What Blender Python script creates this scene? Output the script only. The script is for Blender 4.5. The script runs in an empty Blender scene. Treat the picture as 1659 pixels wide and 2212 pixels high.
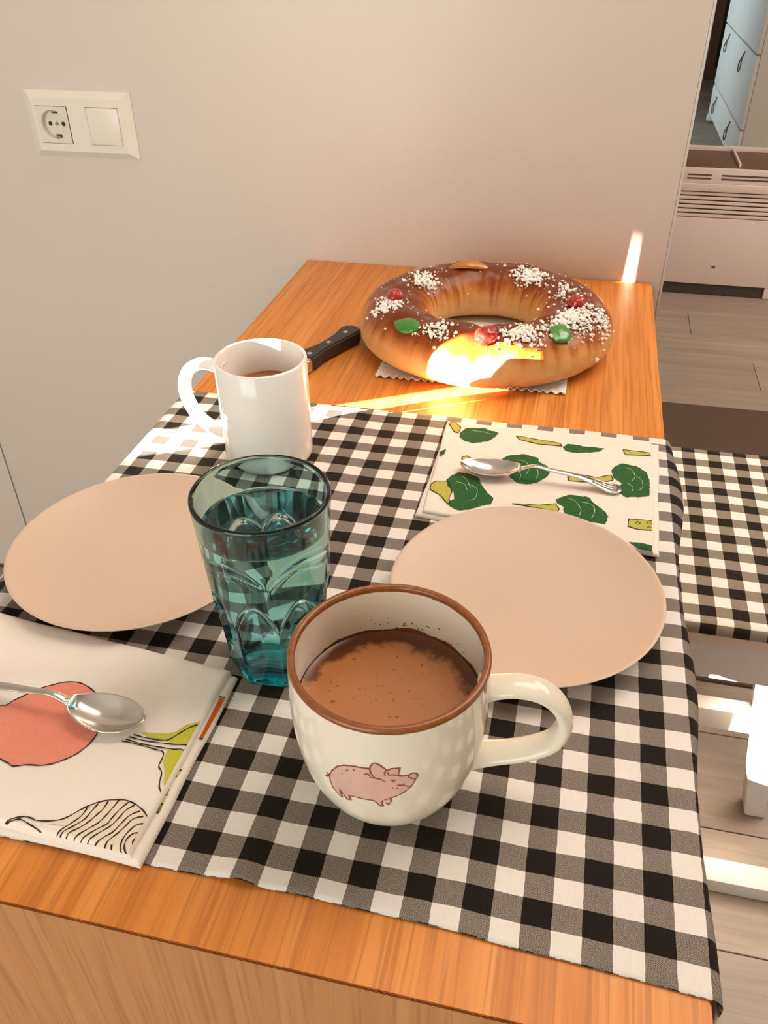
import bpy, bmesh, math, random
from math import sin, cos, pi, radians, sqrt, exp, hypot
from mathutils import Vector, Matrix, noise
from mathutils.geometry import delaunay_2d_cdt
random.seed(7)
SC = bpy.context.scene
COL = SC.collection
TZ = 0.72                      # height of the table top above the floor

# ------------------------------------------------------------------ camera
cam_d = bpy.data.cameras.new('camera'); cam = bpy.data.objects.new('camera', cam_d); COL.objects.link(cam)
cam.location = (-0.10665, -1.18422, TZ + 0.42484)
cam.rotation_euler = (0.946738, 0.010359, 0.225665)
cam_d.sensor_fit = 'VERTICAL'; cam_d.sensor_height = 24.0; cam_d.lens = 1802.5 / 2212 * 24.0
cam_d.clip_start = 0.01; cam_d.clip_end = 60
SC.camera = cam

# ------------------------------------------------------------------ light
SC.view_settings.view_transform = 'Standard'; SC.view_settings.look = 'None'
SC.view_settings.gamma = 1.0; SC.view_settings.use_curve_mapping = False
SC.view_settings.exposure = -0.18
SC.cycles.max_bounces = 14; SC.cycles.transmission_bounces = 14; SC.cycles.diffuse_bounces = 5
SC.cycles.sample_clamp_indirect = 60.0
world = bpy.data.worlds.new('sky'); SC.world = world; world.use_nodes = True
world.node_tree.nodes['Background'].inputs[0].default_value = (0.75, 0.85, 1.0, 1)
world.node_tree.nodes['Background'].inputs[1].default_value = 1.0
SUN_AZ = radians(29.4); SUN_TAN = 0.222
sun_dir = Vector((cos(SUN_AZ), sin(SUN_AZ), -SUN_TAN)).normalized()
def light(name, kind, loc, direction, energy, color, size=None, size_y=None, spread=None):
    d = bpy.data.lights.new(name, kind); o = bpy.data.objects.new(name, d); COL.objects.link(o)
    o.location = loc; o.rotation_euler = Vector(direction).to_track_quat('-Z', 'Y').to_euler()
    d.energy = energy; d.color = color
    if kind == 'AREA':
        d.shape = 'RECTANGLE'; d.size = size; d.size_y = size_y
        if spread: d.spread = spread
    return o
sun = light('sun', 'SUN', (-6, -4, 4), sun_dir, 300.0, (1.0, 0.88, 0.70)); sun.data.angle = radians(0.22)
light('ceiling_lamp', 'AREA', (0.25, -0.10, TZ + 1.72), (0, 0, -1), 25.0, (1.0, 0.84, 0.68), 1.3, 0.9)
light('rear_fill_light', 'AREA', (-1.0, -2.9, TZ + 0.35), (0.05, 1, -0.05), 42.0, (0.96, 1.0, 0.95), 1.7, 1.5)  # added fill from behind the camera; the rear wall has no window
light('far_room_window_light', 'AREA', (-1.1, 4.75, TZ + 0.3), (1, 0, -0.12), 15.0, (0.66, 0.86, 1.0), 0.7, 1.5, radians(100))
light('heater_fill_light', 'AREA', (1.5, 0.75, TZ + 1.72), (0, 0, -1), 56.0, (1.0, 0.88, 0.78), 1.6, 1.6)  # added overhead fill, placed to brighten the heater front and the floor beyond

# ------------------------------------------------------------------ data: flat print outlines, 1e-5 m on the table plane; pig: (angle 1e-4, height 1e-5)
NAPL_FILL = {'pink':[(-42119,-87314),(-41841,-87115),(-41458,-86615),(-40974,-86270),(-40530,-85947),(-39858,-85715),(-39305,-85678),(-38620,-85880),(-37843,-86264),(-37277,-86686),(-36828,-87232),(-36427,-88062),(-36129,-89016),(-36172,-90014),(-36456,-90740),(-36744,-91160),(-37214,-91616),(-37648,-91945),(-38226,-92200),(-39076,-92353),(-39796,-92628),(-40250,-92498),(-41015,-92305),(-41830,-92047),(-42908,-91257),(-43663,-89656),(-43410,-88681),(-42989,-88455),(-42781,-88073)],'lime':[(-33517,-88590),(-32671,-88478),(-31790,-88333),(-31364,-88114),(-30927,-87439),(-30408,-87121),(-29826,-86413),(-29824,-86800),(-29842,-88002),(-29932,-88757),(-29905,-89411),(-30101,-90905),(-30249,-91887),(-30410,-91923),(-30739,-91046),(-31170,-90337),(-31296,-89516),(-30350,-89331),(-30214,-88941),(-31723,-89153),(-31284,-88752),(-32796,-88877)],'tan':[(-35445,-95474),(-34863,-95130),(-34341,-94498),(-33836,-93987),(-33243,-93622),(-32570,-93399),(-32006,-93348),(-31334,-93516),(-30688,-93842),(-30303,-94199),(-30150,-94750),(-30056,-95616),(-30173,-96409),(-30294,-96718),(-31422,-96687),(-32752,-96650),(-33990,-96638),(-34766,-96616),(-34922,-96111),(-34710,-95564),(-35538,-95647)]}
NAPL_LINE = [[(-42119,-87314),(-41841,-87115),(-41458,-86615),(-40974,-86270),(-40530,-85947),(-39858,-85715),(-39305,-85678),(-38620,-85880),(-37843,-86264),(-37277,-86686),(-36828,-87232),(-36427,-88062),(-36129,-89016),(-36172,-90014),(-36456,-90740),(-36744,-91160),(-37214,-91616),(-37648,-91945),(-38226,-92200),(-39076,-92353),(-39796,-92628),(-40250,-92498),(-41015,-92305),(-41830,-92047),(-42908,-91257),(-43663,-89656),(-43410,-88681),(-42989,-88455),(-42781,-88073),(-42119,-87314)],[(-33847,-88886),(-32758,-88955),(-31742,-88889),(-31429,-88661),(-31036,-88142),(-30709,-87694),(-30256,-87278),(-29790,-86754)],[(-34049,-89117),(-32867,-89162),(-31749,-89098),(-30944,-89041),(-30285,-88896),(-29908,-88933)],[(-34155,-89324),(-32949,-89424),(-31596,-89426),(-30889,-89390),(-30421,-89287),(-29905,-89411)],[(-34383,-89497),(-33111,-89520),(-32013,-89639),(-31588,-89664),(-31350,-89908),(-31306,-90483),(-31256,-90761),(-30921,-91087),(-30773,-91616),(-30606,-92076),(-30287,-92441),(-30201,-92541)],[(-38157,-96178),(-37880,-95842),(-37346,-95590),(-36883,-95538),(-36338,-95622),(-35472,-95429),(-34884,-95094),(-34362,-94461),(-33856,-93949),(-33263,-93584),(-32590,-93360),(-32025,-93310),(-31353,-93478),(-30706,-93805),(-30286,-94174),(-30107,-94741)],[(-38157,-96178),(-37735,-95912),(-37336,-95762),(-36632,-95941),(-36038,-96110),(-35777,-96251),(-35505,-96586)],[(-34027,-94177),(-34093,-94764),(-34382,-95288),(-34752,-95824),(-34861,-96295),(-34741,-96659)],[(-33558,-93862),(-33698,-94417),(-33835,-94963),(-34193,-95449),(-34589,-95937),(-34631,-96440),(-34453,-96692)],[(-33076,-93564),(-33118,-94132),(-33310,-94590),(-33482,-94987),(-33798,-95462),(-34221,-95905),(-34249,-96355),(-34033,-96695)],[(-32492,-93360),(-32636,-94025),(-32801,-94631),(-32976,-95027),(-33381,-95519),(-33755,-96049),(-33794,-96449),(-33647,-96706)],[(-31888,-93385),(-32174,-93975),(-32344,-94581),(-32434,-94957),(-32867,-95405),(-33306,-95998),(-33382,-96454),(-33237,-96710)],[(-31441,-93497),(-31800,-93944),(-31973,-94549),(-32191,-95054),(-32599,-95544),(-32918,-96010),(-32938,-96452),(-32770,-96702)],[(-30947,-93806),(-31397,-94165),(-31620,-94674),(-31854,-95329),(-32263,-95815),(-32534,-96362),(-32431,-96722)],[(-30613,-94094),(-31108,-94357),(-31332,-94863),(-31552,-95361),(-31854,-95871),(-31899,-96317),(-31777,-96719)],[(-30261,-94423),(-30753,-94684),(-31001,-95139),(-31115,-95657),(-30973,-96206),(-30651,-96562),(-30274,-96666)],[(-30146,-95048),(-30615,-95152),(-30884,-95557),(-30808,-96073),(-30423,-96464)],[(-30144,-95245),(-30419,-95355),(-30499,-95666),(-30326,-95918),(-30224,-95654)],[(-31570,-96050),(-31428,-96498),(-31191,-96683)]]
NAPL_SIDE = {'orange':[(-29955,-84510),(-29577,-84605),(-29714,-87953),(-29959,-87895)],'green1':[(-30409,-91792),(-30169,-91794),(-30162,-92067),(-30397,-92076)],'lime1':[(-30407,-92394),(-30133,-92387),(-30135,-92764),(-30399,-92748)],'green2':[(-30424,-92903),(-30121,-92900),(-30074,-93354),(-30353,-93342)],'lime2':[(-30366,-90566),(-30080,-90572),(-30101,-90884),(-30382,-90890)]}
NAPL_SIDELINE = [[(-30001,-84451),(-29607,-84475)],[(-29969,-87897),(-29690,-87960)],[(-30336,-90364),(-30030,-90411)],[(-30424,-90842),(-30101,-90884)],[(-30429,-91664),(-30197,-91668)],[(-30427,-92181),(-30108,-92186)],[(-30331,-92808),(-30104,-92832)],[(-30339,-93371),(-30083,-93397)]]
NAPL_C = [(-52280,-80561),(-29984,-82338),(-30348,-96336),(-40728,-96817)]
NAPR_HEAD = [[(-19730,-47670),(-19332,-46722),(-18836,-46399),(-17554,-46260),(-15984,-46793),(-16214,-47565),(-16836,-48535),(-18219,-49242),(-18996,-48992),(-19676,-48297)],[(-15108,-51391),(-14691,-50911),(-14212,-50612),(-13119,-50301),(-11868,-50703),(-11711,-51443),(-10982,-51860),(-10581,-52527),(-10760,-53671),(-11555,-54744),(-12287,-55257),(-13347,-55305),(-14123,-54388),(-14042,-53263),(-14295,-52753),(-14944,-52321)],[(-19623,-56106),(-19257,-55299),(-18846,-54733),(-17957,-54654),(-16891,-55161),(-16184,-56795),(-15154,-58126),(-15239,-58983),(-16206,-59522),(-16871,-60158),(-17940,-60550),(-19009,-59791),(-18494,-58841),(-18626,-58013),(-19016,-57400),(-19356,-57121)],[(-5170,-51300),(-4727,-50529),(-4238,-50045),(-2971,-50156),(-2023,-51076),(-1820,-52845),(-1876,-54944),(-2859,-55325),(-3967,-55562),(-4616,-54672),(-4242,-53362),(-5005,-52627)],[(-9866,-57163),(-8791,-56253),(-7109,-56234),(-6530,-57117),(-5783,-57942),(-5373,-58818),(-5573,-59960),(-6642,-59879),(-8274,-59441),(-9025,-58961),(-9167,-58013),(-9642,-57784)],[(-9752,-48267),(-9215,-47542),(-7980,-47689),(-5848,-47642),(-6339,-48348),(-8333,-49049),(-9348,-48985)],[(-3735,-62036),(-2709,-61990),(-1812,-62145),(-1830,-62780),(-2639,-62755),(-3312,-62468)],[(-21084,-51474),(-20563,-50962),(-20514,-51752),(-20871,-52340)],[(-1472,-49228),(-813,-49317),(-1044,-51528),(-1454,-51249)]]
NAPR_STEM = [[(-21086,-45992),(-20616,-45491),(-19785,-46599),(-19834,-47692),(-20285,-47572),(-20769,-46588)],[(-18860,-51992),(-18389,-51696),(-17360,-52451),(-15076,-52043),(-14745,-52849),(-15265,-53035),(-17087,-52968),(-18619,-52911)],[(-20879,-57091),(-20539,-56554),(-19487,-56329),(-18840,-57886),(-18959,-58940),(-18641,-59712),(-19036,-59630),(-19787,-58606),(-20781,-57952)],[(-9050,-52941),(-7991,-52715),(-6439,-52932),(-5200,-52194),(-5003,-52987),(-5286,-53228),(-6609,-53867),(-8901,-53999)],[(-13491,-58642),(-11274,-58366),(-9826,-57823),(-9467,-58570),(-9572,-58982),(-11242,-58787)],[(-14259,-47025),(-12123,-47414),(-10034,-47633),(-9799,-48156),(-12060,-48226),(-13877,-47701)],[(-4136,-47521),(-1681,-47558),(-1636,-48101),(-3938,-48353)],[(-3694,-58774),(-1727,-58666),(-1767,-60031),(-2936,-60161),(-3773,-59882)],[(-1711,-54293),(-1250,-54332),(-1360,-55442),(-1672,-55509)]]
NAPR_WHITE = [[(-13719,-51484),(-13002,-51602),(-12518,-52564),(-12713,-53721)],[(-12550,-52193),(-11932,-52439),(-11652,-53495),(-11788,-54254)],[(-18360,-55292),(-17776,-55892),(-17317,-57037)],[(-17390,-56524),(-16727,-57086),(-16730,-58463),(-17240,-58910)],[(-3948,-50740),(-3368,-50991),(-3092,-52037),(-3386,-52822)],[(-2997,-52017),(-2529,-52460),(-2458,-53688),(-2842,-54293)],[(-3768,-53261),(-3303,-53868),(-3404,-54586)],[(-8859,-56778),(-8191,-57140),(-7689,-58188),(-7743,-59168)],[(-7634,-57187),(-6800,-57341),(-6502,-58259),(-6743,-59429)],[(-18536,-46988),(-17566,-46998),(-16679,-47239)],[(-18705,-56270),(-17985,-56474),(-17550,-57436)],[(-13653,-53180),(-13196,-53824),(-13207,-54737)]]
NAPR_EYE = [[(-3185,-59229),(-2953,-59023),(-2744,-59197),(-2960,-59460),(-3185,-59229)],[(-2249,-59090),(-2033,-58888),(-1826,-59030),(-2043,-59263),(-2249,-59090)],[(-2264,-59711),(-2016,-59596),(-1880,-59720)]]
NAPR_C = [(-21386,-45390),(-1392,-45135),(-1756,-62795),(-20898,-61135)]
PIG_BODY = [(-19638,5862),(-19237,6437),(-18530,7081),(-17822,7418),(-16821,7601),(-15884,7646),(-15295,7681),(-15224,7904),(-15025,8115),(-14799,8175),(-14389,8043),(-13763,7676),(-13382,7817),(-12591,7815),(-12685,7367),(-12813,7263),(-12428,7154),(-11846,7166),(-11588,7286),(-11125,7236),(-10915,6965),(-11110,6771),(-11232,6493),(-11555,6125),(-12143,5755),(-12804,5476),(-13473,5218),(-13374,4943),(-13617,4610),(-13889,4749),(-14123,4887),(-14201,4639),(-14140,4415),(-14520,4474),(-14850,4785),(-15115,4935),(-15820,4885),(-16820,4885),(-17422,4838),(-17597,4707),(-17422,4380),(-17908,4279),(-18227,4683),(-18643,4998),(-18495,4366),(-19007,4496),(-19435,4850),(-19597,5382)]
PIG_LINE = [[(-19638,5862),(-19237,6437),(-18530,7081),(-17822,7418),(-16821,7601),(-15884,7646),(-15295,7681)],[(-15295,7681),(-15224,7904),(-15025,8115),(-14799,8175),(-14389,8043),(-13763,7676),(-13957,7506),(-13931,7213)],[(-13701,7624),(-13382,7795),(-12591,7815),(-12685,7367),(-12813,7263),(-13323,7331),(-13579,7228),(-13670,7520)],[(-12813,7263),(-12428,7154),(-11846,7166),(-11711,6983),(-11377,6817),(-11041,6807),(-10903,6991),(-11125,7236),(-11458,7271),(-11779,7151)],[(-11109,6823),(-11232,6493),(-11555,6125),(-12143,5755),(-12804,5476),(-13473,5261),(-14016,5067)],[(-13473,5261),(-13354,4943),(-13617,4610),(-13887,4791)],[(-14187,5025),(-14269,4692),(-14140,4415),(-14520,4474),(-14850,4785),(-15115,4935),(-15820,4885),(-16820,4885),(-17422,4838)],[(-17578,4845),(-17574,4611),(-17422,4380),(-17908,4279),(-18227,4683),(-18632,5067),(-18524,4628),(-18431,4285)],[(-18431,4285),(-19007,4496),(-19435,4850),(-19597,5382),(-19638,5862)],[(-19638,5862),(-19941,6012)],[(-19638,5862),(-20201,5586)],[(-19638,5836),(-20003,5625)],[(-15295,7681),(-15242,7405),(-15058,7142),(-14807,6984),(-15262,6992),(-15508,7308)],[(-14807,6958),(-14355,6934),(-13908,6723)],[(-13391,6867),(-13005,6867),(-13264,6695)],[(-12811,6438),(-12223,6391),(-11692,6182)],[(-12223,6391),(-12192,6537)],[(-13267,6209),(-13137,6209)],[(-12908,6171),(-12713,6171)],[(-17641,7059),(-17388,7138)],[(-16922,7278),(-16707,7312)],[(-18129,6620),(-18015,6645)],[(-15844,7171),(-15509,7256)]]
# sugar clumps on the bread: ring angle, tube angle, spreads, crumbs
SUGAR = [(2.72,2.0,.10,.19,230,0),(3.60,1.25,.09,.20,190,0),(4.38,1.15,.085,.18,130,0),(5.14,1.20,.11,.20,280,0),(1.05,1.95,.15,.20,280,0),(5.75,1.30,.16,.26,480,0),(5.95,0.75,.13,.22,150,0),(0.35,1.85,.14,.3,90,0)]

# ------------------------------------------------------------------ helpers
def tag(o, label=None, cat=None, group=None, kind=None):
    if label: o['label'] = label
    if cat: o['category'] = cat
    if group: o['group'] = group
    if kind: o['kind'] = kind
    return o
def thing(name, label, cat, loc, rz=0.0, group=None):
    o = bpy.data.objects.new(name, None); COL.objects.link(o)
    o.empty_display_size = 0.02; o.location = loc; o.rotation_euler = (0, 0, rz)
    return tag(o, label, cat, group)
def mk(name, verts, faces, mat, parent=None, smooth=False, uv=None, sharp=None, loc=None):
    me = bpy.data.meshes.new(name); me.from_pydata([tuple(v) for v in verts], [], faces); me.update()
    if uv is not None:
        l = me.uv_layers.new(name='UVMap')
        for lp in me.loops: l.data[lp.index].uv = uv[lp.vertex_index]
    if smooth:
        me.shade_smooth()
        if sharp: me.set_sharp_from_angle(angle=radians(sharp))
    me.materials.append(mat)
    o = bpy.data.objects.new(name, me); COL.objects.link(o)
    if parent: o.parent = parent
    if loc: o.location = loc
    return o
def frombm(name, bm, mat, parent=None, smooth=False, sharp=None):
    me = bpy.data.meshes.new(name); bm.to_mesh(me); bm.free()
    if smooth:
        me.shade_smooth()
        if sharp: me.set_sharp_from_angle(angle=radians(sharp))
    me.materials.append(mat)
    o = bpy.data.objects.new(name, me); COL.objects.link(o)
    if parent: o.parent = parent
    return o
def bm_box(bm, lo, hi, bevel=0.0, seg=2):
    r = bmesh.ops.create_cube(bm, size=1.0)
    for v in r['verts']:
        v.co = Vector([lo[i] + (v.co[i] + 0.5) * (hi[i] - lo[i]) for i in range(3)])
    if bevel > 0:
        es = list({e for v in r['verts'] for e in v.link_edges})
        bmesh.ops.bevel(bm, geom=es, offset=bevel, segments=seg, affect='EDGES', profile=0.6)
def box(name, lo, hi, mat, parent=None, bevel=0.0, seg=2):
    bm = bmesh.new(); bm_box(bm, lo, hi, bevel, seg)
    return frombm(name, bm, mat, parent, smooth=bevel > 0, sharp=40 if bevel > 0 else None)
def lathe(profile, n=96, scale=(1, 1)):
    V, F, ring = [], [], []
    for r, z in profile:
        if r < 1e-7: ring.append([len(V)]); V.append((0, 0, z))
        else:
            b = len(V); ring.append(list(range(b, b + n)))
            V += [(r * cos(2 * pi * k / n) * scale[0], r * sin(2 * pi * k / n) * scale[1], z) for k in range(n)]
    for a, b in zip(ring[:-1], ring[1:]):
        for k in range(n):
            k2 = (k + 1) % n
            if len(a) == 1 and len(b) == 1: continue
            if len(a) == 1: F.append((a[0], b[k2], b[k]))
            elif len(b) == 1: F.append((a[k], a[k2], b[0]))
            else: F.append((a[k], a[k2], b[k2], b[k]))
    return V, F
def smoothpath(pts, per=8):
    out = []
    P = [pts[0]] + list(pts) + [pts[-1]]
    d = len(pts[0])
    for i in range(1, len(P) - 2):
        for k in range(per):
            t = k / per
            out.append(tuple(0.5 * ((2 * P[i][c]) + (-P[i-1][c] + P[i+1][c]) * t + (2*P[i-1][c] - 5*P[i][c] + 4*P[i+1][c] - P[i+2][c]) * t*t + (-P[i-1][c] + 3*P[i][c] - 3*P[i+1][c] + P[i+2][c]) * t**3) for c in range(d)))
    out.append(tuple(pts[-1]))
    return out
def loop_tube(path, ra, rb, ang, n=20, flare=None):
    # a handle: planar path (radial r, z); ra in the plane, rb across it
    V, F = [], []
    m = len(path)
    for i, (r, z) in enumerate(path):
        a = path[max(0, i-1)]; b = path[min(m-1, i+1)]
        t = Vector((b[0]-a[0], b[1]-a[1])).normalized(); nn = Vector((-t.y, t.x))
        k = 1.0
        if flare:
            s = min(i, m-1-i) / m
            k = 1.0 + flare * max(0.0, 1 - s / 0.14) ** 2
        for q in range(n):
            c, s = cos(2*pi*q/n), sin(2*pi*q/n)
            rr = r + nn.x * ra * k * c; zz = z + nn.y * ra * k * c; bb = rb * k * s
            V.append((rr * cos(ang) - bb * sin(ang), rr * sin(ang) + bb * cos(ang), zz))
    for i in range(m-1):
        for q in range(n):
            q2 = (q+1) % n
            F.append((i*n+q, i*n+q2, (i+1)*n+q2, (i+1)*n+q))
    F.append(tuple(range(n))[::-1]); F.append(tuple(range((m-1)*n, m*n)))
    return V, F
def tube3(path, rad, n=10):
    V, F = [], []
    m = len(path); up = Vector((0, 0, 1))
    for i in range(m):
        a = Vector(path[max(0, i-1)]); b = Vector(path[min(m-1, i+1)]); t = (b-a).normalized()
        u = t.cross(up)
        if u.length < 1e-4: u = Vector((1, 0, 0))
        u.normalize(); w = t.cross(u)
        r = rad if not hasattr(rad, '__len__') else rad[i]
        for q in range(n):
            V.append(Vector(path[i]) + (u * cos(2*pi*q/n) + w * sin(2*pi*q/n)) * r)
    for i in range(m-1):
        for q in range(n):
            q2 = (q+1) % n
            F.append((i*n+q, (i+1)*n+q, (i+1)*n+q2, i*n+q2))
    F.append(tuple(range(n))); F.append(tuple(range((m-1)*n, m*n))[::-1])
    return V, F
def densify(poly, step, closed=True):
    out = []
    n = len(poly)
    for i in range(n if closed else n-1):
        a, b = poly[i], poly[(i+1) % n]
        k = max(1, int(hypot(b[0]-a[0], b[1]-a[1]) / step))
        out += [(a[0] + (b[0]-a[0])*j/k, a[1] + (b[1]-a[1])*j/k) for j in range(k)]
    if not closed: out.append(poly[-1])
    return out
def inside(p, poly):
    c = False; n = len(poly); j = n-1
    for i in range(n):
        if (poly[i][1] > p[1]) != (poly[j][1] > p[1]) and p[0] < (poly[j][0]-poly[i][0]) * (p[1]-poly[i][1]) / (poly[j][1]-poly[i][1]) + poly[i][0]: c = not c
        j = i
    return c
def closed_smooth(poly, per=4):
    P = list(poly); n = len(P); out = []
    for i in range(n):
        a, b, c, d = P[i-1], P[i], P[(i+1) % n], P[(i+2) % n]
        for k in range(per):
            t = k/per
            out.append(tuple(0.5*((2*b[q]) + (-a[q]+c[q])*t + (2*a[q]-5*b[q]+4*c[q]-d[q])*t*t + (-a[q]+3*b[q]-3*c[q]+d[q])*t**3) for q in (0, 1)))
    return out
def fill2d(poly, step):
    poly = densify(poly, step)
    xs = [q[0] for q in poly]; ys = [q[1] for q in poly]
    pts = [Vector(q) for q in poly]
    x = min(xs)
    while x < max(xs):
        y = min(ys)
        while y < max(ys):
            if inside((x, y), poly) and min(hypot(x-q[0], y-q[1]) for q in poly) > step*0.5: pts.append(Vector((x, y)))
            y += step
        x += step
    n = len(poly)
    r = delaunay_2d_cdt(pts, [(i, (i+1) % n) for i in range(n)], [], 0, 1e-7)
    V = [tuple(v) for v in r[0]]
    F = [tuple(f) for f in r[2] if inside((sum(V[i][0] for i in f)/len(f), sum(V[i][1] for i in f)/len(f)), poly)]
    return V, F
def ribbon2d(path, width, taper=True):
    V, F = [], []
    m = len(path)
    for i in range(m):
        a, b = path[max(0, i-1)], path[min(m-1, i+1)]
        tx, ty = b[0]-a[0], b[1]-a[1]; l = hypot(tx, ty) or 1
        w = width * 0.5 * (1.0 if not taper else 0.85 + 0.25*sin(i*0.9))
        V += [(path[i][0]-ty/l*w, path[i][1]+tx/l*w), (path[i][0]+ty/l*w, path[i][1]-tx/l*w)]
    for i in range(m-1): F.append((2*i, 2*i+1, 2*i+3, 2*i+2))
    return V, F
def decal(name, parts, to3d, mat, parent):
    V, F = [], []
    for v2, f2 in parts:
        b = len(V); V += [to3d(*q) for q in v2]
        for f in f2: F.append(tuple(b+i for i in f))
    o = mk(name, V, F, mat, parent)
    bm = bmesh.new(); bm.from_mesh(o.data); bmesh.ops.recalc_face_normals(bm, faces=bm.faces); bm.to_mesh(o.data); bm.free()
    return o

# ------------------------------------------------------------------ materials
class NT:
    def __init__(s, name, rough=0.5, color=(0.8, 0.8, 0.8), spec=0.5, metal=0.0, **kw):
        s.m = bpy.data.materials.new(name); s.m.use_nodes = True
        s.t = s.m.node_tree; s.b = s.t.nodes['Principled BSDF']
        s.b.inputs['Base Color'].default_value = (*color, 1); s.b.inputs['Roughness'].default_value = rough
        s.b.inputs['Specular IOR Level'].default_value = spec; s.b.inputs['Metallic'].default_value = metal
        for k, v in kw.items(): s.b.inputs[k].default_value = v
    def n(s, typ, **kw):
        d = s.t.nodes.new(typ)
        for k, v in kw.items(): setattr(d, k, v)
        return d
    def link(s, a, b): s.t.links.new(a, b)
    def put(s, sock, v):
        if hasattr(v, 'is_output'): s.link(v, sock)
        else: sock.default_value = v
    def math(s, op, a, b=0.0, c=None):
        d = s.n('ShaderNodeMath', operation=op); s.put(d.inputs[0], a); s.put(d.inputs[1], b)
        if c is not None: s.put(d.inputs[2], c)
        return d.outputs[0]
    def mix(s, f, a, b, blend='MIX'):
        d = s.n('ShaderNodeMix', data_type='RGBA', blend_type=blend); s.put(d.inputs[0], f)
        for k, v in ((6, a), (7, b)):
            s.put(d.inputs[k], v if hasattr(v, 'is_output') else (*v, 1))
        return d.outputs[2]
    def coord(s, kind='Object', scale=(1, 1, 1), rot=(0, 0, 0)):
        tc = s.n('ShaderNodeTexCoord'); mp = s.n('ShaderNodeMapping')
        mp.inputs['Scale'].default_value = scale; mp.inputs['Rotation'].default_value = rot
        s.link(tc.outputs[kind], mp.inputs[0]); return mp.outputs[0]
    def noise(s, vec, scale=5, detail=3, rough=0.5, dist=0.0):
        d = s.n('ShaderNodeTexNoise'); s.link(vec, d.inputs['Vector']); d.inputs['Scale'].default_value = scale
        d.inputs['Detail'].default_value = detail; d.inputs['Roughness'].default_value = rough; d.inputs['Distortion'].default_value = dist
        return d.outputs[0]
    def ramp(s, f, stops):
        d = s.n('ShaderNodeValToRGB'); s.link(f, d.inputs[0]); e = d.color_ramp.elements
        while len(e) > 1: e.remove(e[-1])
        for i, (p, c) in enumerate(stops):
            q = e[0] if i == 0 else e.new(p)
            q.position = p; q.color = (*c, 1) if hasattr(c, '__len__') else (c, c, c, 1)
        return d.outputs[0]
    def base(s, c): s.link(c, s.b.inputs['Base Color']); return s
    def rough(s, c): s.link(c, s.b.inputs['Roughness']); return s
    def bump(s, h, strength=0.3, dist=0.001):
        d = s.n('ShaderNodeBump'); d.inputs['Strength'].default_value = strength; d.inputs['Distance'].default_value = dist
        s.link(h, d.inputs['Height']); s.link(d.outputs[0], s.b.inputs['Normal']); return s

def oak(name, axis, c0, c1, c2, rough=0.38):
    m = NT(name, rough, spec=0.35)
    st = [70, 70, 70]; st[axis] = 1.6
    v = m.coord('Object', tuple(st))
    a = m.noise(v, 1.0, 6, 0.62, 0.4)
    st2 = [420, 420, 420]; st2[axis] = 9
    b = m.noise(m.coord('Object', tuple(st2)), 1.0, 2, 0.5)
    st3 = [7, 7, 7]; st3[axis] = 0.9
    c = m.noise(m.coord('Object', tuple(st3)), 1.0, 2, 0.5)
    col = m.ramp(a, [(0.30, c0), (0.5, c1), (0.72, c2)])
    pores = m.ramp(b, [(0.36, 0.0), (0.50, 1.0)])
    col = m.mix(m.math('MULTIPLY', m.math('SUBTRACT', 1.0, pores), 0.55), col, tuple(x*0.62 for x in c0))
    col = m.mix(m.math('MULTIPLY', c, 0.5), col, c1)
    m.base(col); m.bump(m.math('ADD', a, m.math('MULTIPLY', pores, 0.4)), 0.10, 0.0008)
    return m.m
M_OAK = oak('oak_top', 1, (0.46, 0.138, 0.022), (0.66, 0.232, 0.042), (0.78, 0.335, 0.080))
M_OAKV = oak('oak_panel', 2, (0.40, 0.165, 0.058), (0.47, 0.21, 0.080), (0.54, 0.265, 0.11), 0.5)

def gingham(name, cu, cv, white, dark, light_thread, dark_thread, u0=0.0, v0=0.0):
    m = NT(name, 0.9, spec=0.15)
    tc = m.n('ShaderNodeTexCoord'); sx = m.n('ShaderNodeSeparateXYZ'); m.link(tc.outputs['UV'], sx.inputs[0])
    # slightly wavering threads
    wob = m.math('MULTIPLY', m.math('SUBTRACT', m.noise(m.coord('UV', (90, 90, 90)), 1.0, 2), 0.5), 0.0012)
    u = m.math('ADD', m.math('ADD', sx.outputs[0], u0), wob); v = m.math('ADD', m.math('ADD', sx.outputs[1], v0), wob)
    par = lambda x, c: m.math('FLOORED_MODULO', m.math('FLOOR', m.math('DIVIDE', x, c)), 2.0)
    du, dv = par(u, cu), par(v, cv)
    both = m.math('MULTIPLY', du, dv)
    mixed = m.math('ABSOLUTE', m.math('SUBTRACT', du, dv))
    pt = 0.00052
    tu = m.math('FLOOR', m.math('DIVIDE', u, pt)); tv = m.math('FLOOR', m.math('DIVIDE', v, pt))
    tw = m.math('LESS_THAN', m.math('FLOORED_MODULO', m.math('ADD', tu, tv), 2.0), 0.5)
    lint = m.noise(m.coord('UV', (1800, 1800, 1800)), 1.0, 2)
    mc = m.mix(tw, light_thread, dark_thread)
    mc = m.mix(m.ramp(lint, [(0.42, 0.0), (0.75, 0.55)]), mc, tuple(0.5*(a+b) for a, b in zip(white, light_thread)))
    base = m.mix(both, white, dark)
    rib = m.math('FLOORED_MODULO', tu, 2.0)
    base = m.mix(m.math('MULTIPLY', m.math('SUBTRACT', 1.0, both), m.math('MULTIPLY', rib, 0.10)), base, (0.35, 0.32, 0.30))
    m.base(m.mix(mixed, base, mc))
    m.bump(m.math('ADD', m.math('MULTIPLY', tw, 0.5), lint), 0.25, 0.0004)
    m.b.inputs['Sheen Weight'].default_value = 0.05
    return m.m
M_CLOTH = gingham('gingham_tablecloth', 0.01545, 0.01440, (0.78, 0.73, 0.68), (0.012, 0.008, 0.006), (0.26, 0.21, 0.175), (0.055, 0.040, 0.030), u0=0.01545)
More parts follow.
